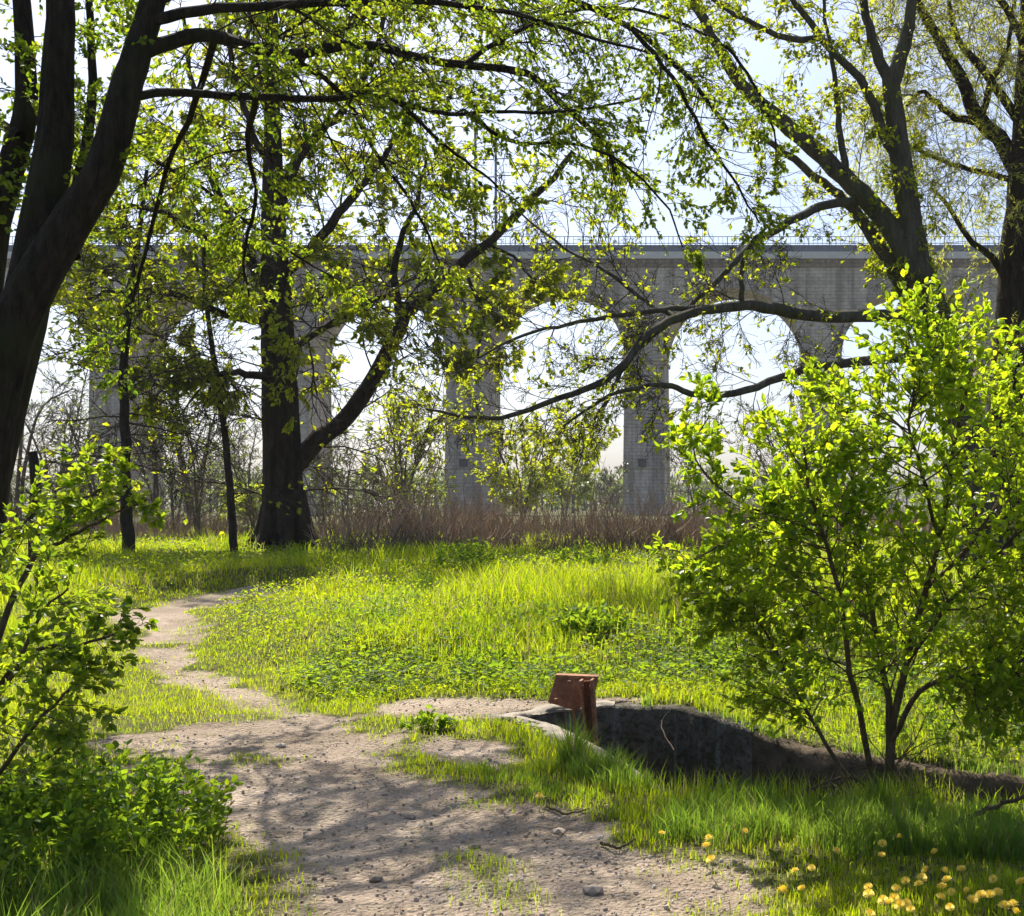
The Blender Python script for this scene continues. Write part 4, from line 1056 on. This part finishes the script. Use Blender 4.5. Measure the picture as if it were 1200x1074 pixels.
    w = (0.0045 + 0.0006 * np.maximum(P[:, 1] - 5, 0)) * (0.7 + 0.6 * RNG.random(len(P)))
    blades(0, P, H, w, 0.8, 'tall_grass', M['grass_tall'], 'longer grass tufts along the ditch and the verge')
    # broad-leaved ground cover
    x, y = sample_ground(150000, 8.5, 36)
    h0, pm, sd = terrain_h(x, y)
    patch = fbm(x * 0.7 + 90, y * 0.7, 3)
    keep = (sd > 0.2) & (pm < 0.3) & (RNG.random(len(x)) < ss(0.0, 0.7, poly_sd(x, y, PATH))) & (RNG.random(len(x)) < ss(0.36, 0.58, patch))
    x, y, h0 = x[keep], y[keep], h0[keep]
    m = len(x)
    pos = np.stack([x, y, h0 + RNG.random(m) * (0.04 + 0.16 * ss(11, 14, y))], -1)
    a = RNG.random(m) * 6.283
    ax = np.stack([np.cos(a), np.sin(a), 0.2 + 0.8 * RNG.random(m)], -1)
    sz = (0.028 + 0.0019 * (y - 8)) * (0.5 + 0.9 * RNG.random(m))
    xb, yb = sample_ground(30000, 9.6, 13.2)
    hb, pb, sb = terrain_h(xb, yb)
    kb = (sb > 0.25) & (pb < 0.2) & (xb > -4.4) & (RNG.random(len(xb)) < 0.15 + ss(0.42, 0.6, fbm(xb * 1.1 + 5, yb * 1.1, 3))) & (RNG.random(len(xb)) < ss(9.6, 11, yb) * ss(13.2, 12, yb))
    xb, yb, hb = xb[kb], yb[kb], hb[kb]; mb = len(xb); ab = RNG.random(mb) * 6.283
    link('bank_herbs', leaf_mesh('bank_herbs', np.stack([xb, yb, hb + 0.2 * RNG.random(mb)], -1), np.stack([np.cos(ab), np.sin(ab), 0.5 * RNG.random(mb)], -1), 0.055 * (0.6 + 0.9 * RNG.random(mb)), LEAF_LO, 1.0), M['leaf_herb'], None, kind='stuff', label='darker herbs on the front slope of the meadow')
    link('ground_cover_leaves', leaf_mesh('ground_cover_leaves', pos, ax, sz, LEAF_LO, 1.2), M['cover'], None, kind='stuff', label='broad-leaved ground cover mixed into the meadow grass')
build_grass()

# ------------------------------------------------------------------ dry brush, thicket, far country
M['dry'] = bark_mat('dry_stem', (0.24, 0.165, 0.11), (0.58, 0.44, 0.31), 6)
M['dry_dark'] = bark_mat('dark_dry_stem', (0.10, 0.075, 0.055), (0.26, 0.2, 0.14), 6)
def dry_brush():
    rd = random.Random(5)
    def band(n, u0, u1, y0, y1, h, r, mat, name, label, fork=2):
        P_ = []
        for i in range(n):
            Y = rd.uniform(y0, y1); u = rd.uniform(u0, u1)
            X = (u - CX) / F * Y; z = float(base_h(Y)) + 0.05
            dens = float(vnoise(X * 0.35, Y * 0.35))
            if rd.random() > 0.25 + 1.5 * max(0, float(vnoise(X * 0.55 + 9, Y * 0.3)) - 0.22): continue
            hh = h * rd.uniform(0.5, 1.1) * (0.35 + 1.0 * dens) * (1.45 if rd.random() < 0.12 else rd.uniform(0.5, 0.95))
            d = Vector((rd.gauss(0, 0.3), rd.gauss(0, 0.3), 1)).normalized()
            p0 = Vector((X, Y, z)); p1 = p0 + d * hh * 0.5; d2 = (d + Vector((rd.gauss(0, .25), rd.gauss(0, .25), 0))).normalized()
            p2 = p1 + d2 * hh * 0.5
            P_.append(([p0, p1, p2], [r, r * 0.8, r * 0.4]))
            for k_ in range(fork):
                b = p0.lerp(p1, rd.uniform(0.5, 1.0)); dd = (d + Vector((rd.gauss(0, .5), rd.gauss(0, .5), 0.1))).normalized()
                l = hh * rd.uniform(0.2, 0.5)
                P_.append(([b, b + dd * l * 0.5, b + (dd + Vector((rd.gauss(0, .2), rd.gauss(0, .2), .1))) * l], [r * 0.7, r * 0.55, r * 0.3]))
        link(name, tubes(P_, 3, name), mat, None, kind='stuff', label=label)
    band(4600, 372, 880, 27, 37, 1.35, 0.013, M['dry'], 'dry_brush', 'pinkish brown dry stems of last year behind the meadow')
    band(2600, 372, 920, 26, 29, 0.6, 0.011, M['dry_dark'], 'low_dry_brush', 'dark tangle of low dry stems at the meadow edge')
    band(2600, -60, 340, 33, 44, 1.1, 0.012, M['dry'], 'thicket_brush', 'dry brown undergrowth under the trees on the left')
    band(2200, 850, 1260, 30, 42, 1.2, 0.013, M['dry'], 'right_brush', 'dry brown undergrowth behind the shrub on the right')
dry_brush()

def young_tree(name, base, h, spread, label, cat='tree', group=None, seed=1, prm=None, nst=1, bark='twig_pale', leaf='leaf_far', n=20, L=0.4, sidesz=None, twig='twig_pale'):
    T = Plant(seed, 4)
    root = thing(name, base, label, cat, group)
    rd = T.rd
    for k_ in range(nst):
        a = rd.uniform(0, 6.283)
        lean = Vector((math.cos(a), math.sin(a), 0)) * (spread * (0.5 if nst > 1 else 0.12) * h)
        pts = [base + Vector((0, 0, -0.3)), base + lean * 0.15 + Vector((0, 0, h * 0.25)), base + lean * 0.5 + Vector((rd.uniform(-.03, .03) * h, 0, h * 0.6)), base + lean + Vector((0, 0, h * (1 if k_ == 0 else rd.uniform(.7, .95))))]
        st = T.limb(pts, h * 0.018 / (nst ** 0.4), h * 0.003, 12, h * 0.004, 'trunk' if k_ == 0 else 'stem', 6)
        T.sprout(st, max(6, n // nst), L * h, prm, 0.15, 1.0)
    T.build(root, M[bark], M[twig], M[leaf], LEAF_LO, 0, 0.08)
    return root

def gz(u, Y): return Vector(((u - CX) / F * Y, Y, float(base_h(Y))))
def mid_trees():
    leafy = dict(levels=3, kids=[6, 5], ratio=0.5, trop=(0, 0, 0.05), wig=0.28, leaf=3, whorl=2, size=0.30, rk=0.010, rmin=0.018, bare=0.1)
    twiggy = dict(leafy, leaf=1, whorl=1, bare=0.7, size=0.22)
    young_tree('vase_tree', gz(613, 62), 6.2, 0.75, 'small vase-shaped tree with yellow-green leaves right of the left stone pier', seed=101, prm=dict(leafy, size=0.17, rmin=0.014, bare=0.35), nst=6, n=60, L=0.3, leaf='leaf_mid')
    young_tree('round_tree', gz(662, 100), 7.6, 0.8, 'rounded green tree standing between the two stone piers', seed=102, prm=dict(leafy, size=0.24, leaf=4, bare=0.2), nst=4, n=44, L=0.32, leaf='leaf_mid')
    young_tree('grey_twiggy_tree', gz(717, 120), 4.6, 0.5, 'small grey twiggy tree just left of the right stone pier', seed=103, prm=dict(twiggy, rmin=0.03), nst=3, n=36, L=0.34)
    young_tree('many_branched_tree', gz(470, 48), 6.0, 0.6, 'many-branched tree with sparse young leaves left of the left stone pier', seed=104, prm=dict(leafy, size=0.16, bare=0.5, rmin=0.013, leaf=2), nst=5, n=60, L=0.34, leaf='leaf_mid')
    lab = ['bare sapling under the viaduct at the far left', 'bare grey sapling behind the dark bough tree', 'twiggy sapling beside the slim leaning tree', 'thin sapling at the foot of the thick old tree',
           'young bare tree between old tree and left pier', 'thin bare sapling near the many-branched tree', 'twiggy young tree behind the leafy shrub', 'grey bare tree at the viaduct foot on the right', 'bare shrubby tree right of the right stone pier', 'young tree left of the tree stump', 'grey twiggy tree between slim tree and old tree', 'dense bare bush behind the tree stump', 'dense bare bush left of the dark bough tree', 'dense bare bush between bough tree and slim tree', 'tall bare sapling left of the slim leaning tree', 'dense twiggy bush right of the thick old tree']
    spots = [(70, 46, 6), (185, 42, 5.2), (232, 36, 4.2), (298, 33, 2.8), (405, 42, 3.4), (432, 44, 2.6), (905, 60, 4.5), (925, 45, 5.2), (815, 70, 4.6), (15, 38, 6.5), (290, 60, 5.5), (55, 37, 3.6), (115, 40, 4.4), (205, 38, 3.8), (225, 44, 6.4), (378, 36, 2.6)]
    for i, (u, Y, h) in enumerate(spots):
        young_tree('sapling', gz(u, Y), h, 0.5, lab[i], 'tree', 'bare saplings along the meadow edge', 110 + i, dict(twiggy, size=0.13, rmin=0.009 * Y / 40, kids=[6, 4]), 3, n=32, L=0.36)
    # green bushes under the trees
    for i, (u, Y, h, lab) in enumerate(((285, 55, 1.6, 'yellow-green bush seen left of the thick old tree'), (945, 36, 1.6, 'green bush on the meadow edge behind the shrub'), (120, 50, 2.0, 'dull green bush deep in the left thicket'))):
        young_tree('bush', gz(u, Y), h, 1.1, lab, 'bush', None, 140 + i, dict(leafy, size=0.16, rmin=0.01, kids=[5, 4]), 5, n=40, L=0.5, leaf='leaf_mid')
mid_trees()

def far_country():
    # treeline: thousands of leaf clumps on rough crowns far behind the viaduct
    rd = random.Random(9)
    P_, A_, S_, TW = [], [], [], []
    for i in range(330):
        Y = rd.uniform(190, 420); u = rd.uniform(-300, 1500)
        X = (u - CX) / F * Y
        z = float(base_h(Y)); h = rd.uniform(5, 10) * (Y / 260) ** 0.5
        cl = rd.randint(60, 110)
        TW.append(([Vector((X, Y, z - .5)), Vector((X, Y, z + h * .5)), Vector((X + rd.uniform(-.5, .5), Y, z + h * .9))], [.25, .18, .05]))
        for k_ in range(cl):
            d = Vector((rd.gauss(0, 1), rd.gauss(0, 1), rd.gauss(0, 1))).normalized() * rd.random() ** 0.4
            P_.append((X + d.x * h * .42, Y + d.y * h * .42, z + h * .55 + d.z * h * .48)); A_.append((d.x + rd.gauss(0, .5), d.y + rd.gauss(0, .5), d.z + rd.gauss(0, .5))); S_.append(rd.uniform(.7, 1.7))
    link('far_treeline', leaf_mesh('far_treeline', P_, A_, S_, LEAF_LO, .3), M['leaf_far'], None, kind='stuff', label='hazy line of distant trees beyond the viaduct')
    link('far_treeline_trunks', tubes(TW, 4, 'far_treeline_trunks'), M['twig'], None, kind='stuff', label='trunks of the distant tree line')
far_country()

# ------------------------------------------------------------------ gravel, stones, twigs
M['pebble'] = None
k = NT('pebble'); r = k.math('FRACT', k.math('ADD', k.n('NewGeometry').outputs['Random Per Island'], k.n('ObjectInfo').outputs['Random']), 0)
M['pebble'] = k.done(k.bsdf(k.ramp(r, (0.0, (0.22, 0.17, 0.125)), (0.5, (0.40, 0.33, 0.26)), (1.0, (0.60, 0.54, 0.46))), 0.85))
def gravel():
    t = (1 + 5 ** 0.5) / 2
    iv = np.array([(-1, t, 0), (1, t, 0), (-1, -t, 0), (1, -t, 0), (0, -1, t), (0, 1, t), (0, -1, -t), (0, 1, -t), (t, 0, -1), (t, 0, 1), (-t, 0, -1), (-t, 0, 1)], float); iv /= np.linalg.norm(iv[0])
    fi = np.array([(0, 11, 5), (0, 5, 1), (0, 1, 7), (0, 7, 10), (0, 10, 11), (1, 5, 9), (5, 11, 4), (11, 10, 2), (10, 7, 6), (7, 1, 8), (3, 9, 4), (3, 4, 2), (3, 2, 6), (3, 6, 8), (3, 8, 9), (4, 9, 5), (2, 4, 11), (6, 2, 10), (8, 6, 7), (9, 8, 1)])
    x, y = sample_ground(26000, 3.8, 14, 0, 0)
    h, pm, sd = terrain_h(x, y)
    kp = (pm > 0.5) & (sd > .1)
    x, y, h = x[kp], y[kp], h[kp]; m = len(x)
    s = 0.0025 + 0.010 * RNG.random(m) ** 4
    sc = 0.6 + 0.7 * RNG.random((m, 1, 3)); jit = 1 + 0.35 * (RNG.random((m, 12, 1)) - .5)
    V = np.stack([x, y, h + s * .15], -1)[:, None, :] + iv[None] * jit * sc * s[:, None, None]
    F_ = (np.arange(m) * 12)[:, None, None] + fi[None]
    link('gravel', np_mesh('gravel', V.reshape(-1, 3), [F_.reshape(-1, 3)], False), M['pebble'], None, kind='stuff', label='small loose stones strewn over the dirt path')
    spots = [(182, 927, 0.034, 'pale stone at the left verge below the path bend'), (480, 962, 0.03, 'dark flat stone on the middle of the path'), (655, 977, 0.035, 'brown flat stone near the right verge of the path'), (440, 1027, 0.03, 'dark stone on the near left half of the path'), (556, 994, 0.026, 'small dark stone in the middle of the near path'), (695, 1045, 0.04, 'angular grey stone on the near right half of the path'), (505, 1068, 0.03, 'reddish stone at the bottom edge of the path'), (330, 877, 0.03, 'pale stone in the shaded path bend')]
    for u, v, s, lab in spots:
        g_ = ground_at(u, v); hz = float(terrain_h(np.array([g_.x]), np.array([g_.y]))[0][0])
        V = iv * (1 + .3 * (RNG.random((12, 1)) - .5)) * s * np.array([1.2, .9, .55])
        o = link('stone', np_mesh('stone', V, [fi], False), M['pebble'], None, label=lab, category='stone', group='single stones on the path')
        o.location = (g_.x, g_.y, hz + s * .3)
gravel()

def litter():
    n = 16000
    x, y = sample_ground(n, 3.8, 16, 0, 0)
    h, pm, sd = terrain_h(x, y)
    kp = (sd > .12) & (RNG.random(n) < 0.25 + 0.75 * ss(0.45, 0.65, fbm(x * 2 + 7, y * 2, 3)))
    x, y, h, pm = x[kp], y[kp], h[kp], pm[kp]; m = len(x)
    a = RNG.random(m) * 6.283
    ax = np.stack([np.cos(a), np.sin(a), RNG.normal(0, .15, m)], -1)
    sz = (0.010 + 0.022 * RNG.random(m) ** 2)
    k = NT('leaf_litter'); r = k.n('NewGeometry').outputs['Random Per Island']
    mat = k.done(k.bsdf(k.ramp(r, (0.0, (0.06, 0.035, 0.02)), (0.45, (0.17, 0.10, 0.055)), (0.8, (0.30, 0.22, 0.13)), (1.0, (0.46, 0.38, 0.25))), 0.85))
    half = m * 2 // 3
    link('leaf_litter', leaf_mesh('leaf_litter', np.stack([x, y, h + .006], -1)[:half], ax[:half], sz[:half], LEAF_LO, 2.0), mat, None, kind='stuff', label='crumbs of old brown leaves on the path and verges')
    q = np.stack([x, y, h + .006], -1)[half:]; d = ax[half:] * (sz[half:] * 2.6)[:, None]
    polys = [([Vector(p), Vector(p + v * .5 + np.array([0, 0, .003])), Vector(p + v)], [.0016, .0014, .001]) for p, v in zip(q, d)]
    link('twig_litter', tubes(polys, 3, 'twig_litter'), mat, None, kind='stuff', label='bits of dry stalk scattered over the path')
litter()

def sticks():
    T = Plant(201, 5)
    def stick(lst, r0, r1, name, lab, kids=2, L=0.15, pm=None):
        T = Plant(len(lab), 5)
        root = thing(name, lst[0], lab, 'branch')
        s = T.limb(lst, r0, r1, 16, r0 * 0.6, 'stick', 7)
        T.sprout(s, kids, L, dict(levels=1, kids=[], wig=.3, leaf=0, rk=.02, rmin=.002), .3, .95)
        T.build(root, M['twig_shrub'], M['twig_shrub'], M['leaf_shrub'])
    def gp(u, v, dz):
        g_ = ground_at(u, v); return Vector((g_.x, g_.y, float(terrain_h(np.array([g_.x]), np.array([g_.y]))[0][0]) + dz))
    stick([gp(704, 994, .015), gp(725, 997, .02), (gp(745, 990, .02))], .008, .004, 'fallen_twig', 'thin dark twig lying on the path by the right verge', 3, .1)
    stick([gp(640, 952, .012), gp(665, 957, .02), gp(690, 952, .02)], .007, .003, 'fallen_twig', 'dark twig lying along the grass edge of the path')
    stick([at(1120, 968, 6.0), at(1150, 952, 6.1), at(1180, 940, 6.2), at(1225, 925, 6.3)], .014, .009, 'dead_branch', 'dark dead branch leaning out of the grass at the right edge', 3, .2)
    stick([at(1028, 935, 6.6), at(1000, 912, 6.5), at(975, 915, 6.4), at(950, 925, 6.4)], .010, .004, 'dead_branch', 'grey dead branch arching over the grass under the shrub', 5, .25)
    stick([at(790, 880, 9.0), at(778, 860, 9.2), at(776, 845, 9.4), at(788, 830, 9.5)], .006, .003, 'dead_branch', 'pale thin stalk leaning on the dark ditch wall', 1, .1)
sticks()

# ------------------------------------------------------------------ dandelions
k = NT('dandelion_petal'); r = k.n('NewGeometry').outputs['Random Per Island']
pt = k.n('BsdfTranslucent'); pt.inputs[0].default_value = (0.75, 0.5, 0.02, 1)
pm_ = k.n('MixShader'); pm_.inputs[0].default_value = 0.25
k.l(k.bsdf(k.ramp(r, (0, (0.86, 0.66, 0.06)), (1, (0.90, 0.78, 0.22))), 0.6), pm_.inputs[1]); k.l(pt.outputs[0], pm_.inputs[2])
M['petal'] = k.done(pm_.outputs[0])
def dandelions():
    pts = [(1054, 982), (1034, 990), (1033, 1004), (980, 998), (1096, 1000), (1086, 1021), (1080, 1030), (1077, 1038), (1061, 1034), (1106, 1022), (1110, 1033), (1104, 1042), (1115, 1046), (1102, 1053), (1127, 1021), (1134, 1046), (1150, 1051), (1139, 1057), (1164, 1031), (1169, 1047), (1160, 1051), (1176, 1063), (1187, 1062), (1189, 1070), (1113, 1064), (1050, 1043), (1048, 1054), (1035, 1056), (1043, 1059), (1055, 1062), (1062, 1060), (1067, 1067), (1018, 1041), (1018, 1049), (1019, 1072), (1198, 1036),
           (951, 1018), (932, 1022), (940, 1043), (916, 1045), (872, 975), (828, 993), (831, 984), (834, 1008), (775, 978), (632, 934)]
    lone = {0: 'tallest dandelion in the shaded grass below the shrub', 1: 'dull dandelion just left of the tallest one', 2: 'dandelion under the tallest one in shaded grass', 3: 'lone dandelion in the grass left of the main patch', 4: 'dandelion at the upper rim of the main patch', 35: 'dandelion at the far right frame edge', 40: 'lone dandelion in the sunny grass below the ditch', 44: 'dandelion at the grass tip beside the path', 45: 'yellow leaf shown as a bloom in the short grass left of the tall tuft'}  # the last entry is a yellow leaf, built as a dandelion
    def petals(n, r0, r1, z0, z1, rd):
        v, f = [], []
        for i in range(n):
            a = 6.283 * (i + rd.random() * .5) / n; w = 6.283 / n * .5
            i0 = len(v)
            v += [(r0 * math.cos(a - w * .5), r0 * math.sin(a - w * .5), z0), (r0 * math.cos(a + w * .5), r0 * math.sin(a + w * .5), z0), (r1 * math.cos(a + w * .7), r1 * math.sin(a + w * .7), z1), (r1 * math.cos(a - w * .7), r1 * math.sin(a - w * .7), z1)]
            f.append((i0, i0 + 1, i0 + 2, i0 + 3))
        return v, f
    order = sorted([i for i in range(36) if i not in lone], key=lambda i: pts[i][0])
    words_ = 'first second third fourth fifth sixth seventh eighth ninth tenth eleventh twelfth thirteenth fourteenth fifteenth sixteenth seventeenth eighteenth nineteenth twentieth'.split()
    words_ += ['twenty-' + w for w in words_[:9]] + ['thirtieth', 'thirty-first']
    for j, i in enumerate(order): lone[i] = words_[j] + ' dandelion from the left in the crowded lower right patch'
    nl = set(lone)
    for j, i in enumerate(sorted([i for i in range(36, 46) if i not in lone], key=lambda i: pts[i][0])): lone[i] = words_[j] + ' dandelion from the path side in the short grass by the patch'
    heads = []
    for s_ in range(3):
        rd = random.Random(s_); m = MB()
        for n, r0, r1, z0, z1 in ((18, .004, .021, .0, .001 + .004 * s_), (16, .003, .019, .002, .009 + .004 * s_), (14, .002, .014, .004, .016), (10, .001, .009, .006, .020), (6, .0005, .005, .008, .022)):
            m.add(*petals(n, r0, r1, z0, z1, rd))
        me = m.mesh('flower_head'); me.materials.append(M['petal']); heads.append(me)
    for i, (u, v) in enumerate(pts):
        dv = 20 if i >= 40 else 40 if i < 5 else 30
        g_ = ground_at(u, v + dv)
        hd = at(u, v, g_.y - 0.03)
        gzz = float(terrain_h(np.array([g_.x]), np.array([g_.y]))[0][0])
        hd.z = max(hd.z, gzz + .05)
        t = thing('dandelion', Vector((g_.x, g_.y, gzz)), lone.get(i, 'yellow dandelion in the crowded patch at the lower right corner' if i < 36 else 'yellow dandelion in the short grass between path and patch'), 'flower', 'dandelions in the verge')
        base = Vector((g_.x, g_.y, gzz - .01))
        link('stem', tubes([([base, base.lerp(hd, .5) + Vector((.004, .003, 0)), hd], [.0022, .002, .0018])], 5, 'stem'), M['leaf_herb'], t)
        o = bpy.data.objects.new('flower_head', heads[i % 3]); COL.objects.link(o); o.parent = t
        o.matrix_parent_inverse = Matrix.Translation(-t.location)
        o.location = hd; o.rotation_euler = (random.uniform(0.1, 0.75), random.uniform(-.35, .35), random.uniform(0, 6)); sc = random.uniform(.8, 1.15); o.scale = (sc, sc, sc)
dandelions()

# ------------------------------------------------------------------ haze
def haze():
    m = MB(); m.box((0, 420, 44), (2240, 1380, 92))
    k = NT('haze'); v = k.n('VolumePrincipled')
    v.inputs['Color'].default_value = (0.93, 0.95, 1.0, 1); v.inputs['Density'].default_value = 0.00032
    k.l(v.outputs[0], k.out.inputs['Volume'])
    link('haze', m.mesh('haze'), k.m, None, kind='stuff', label='thin pale summer haze in the air')
haze()
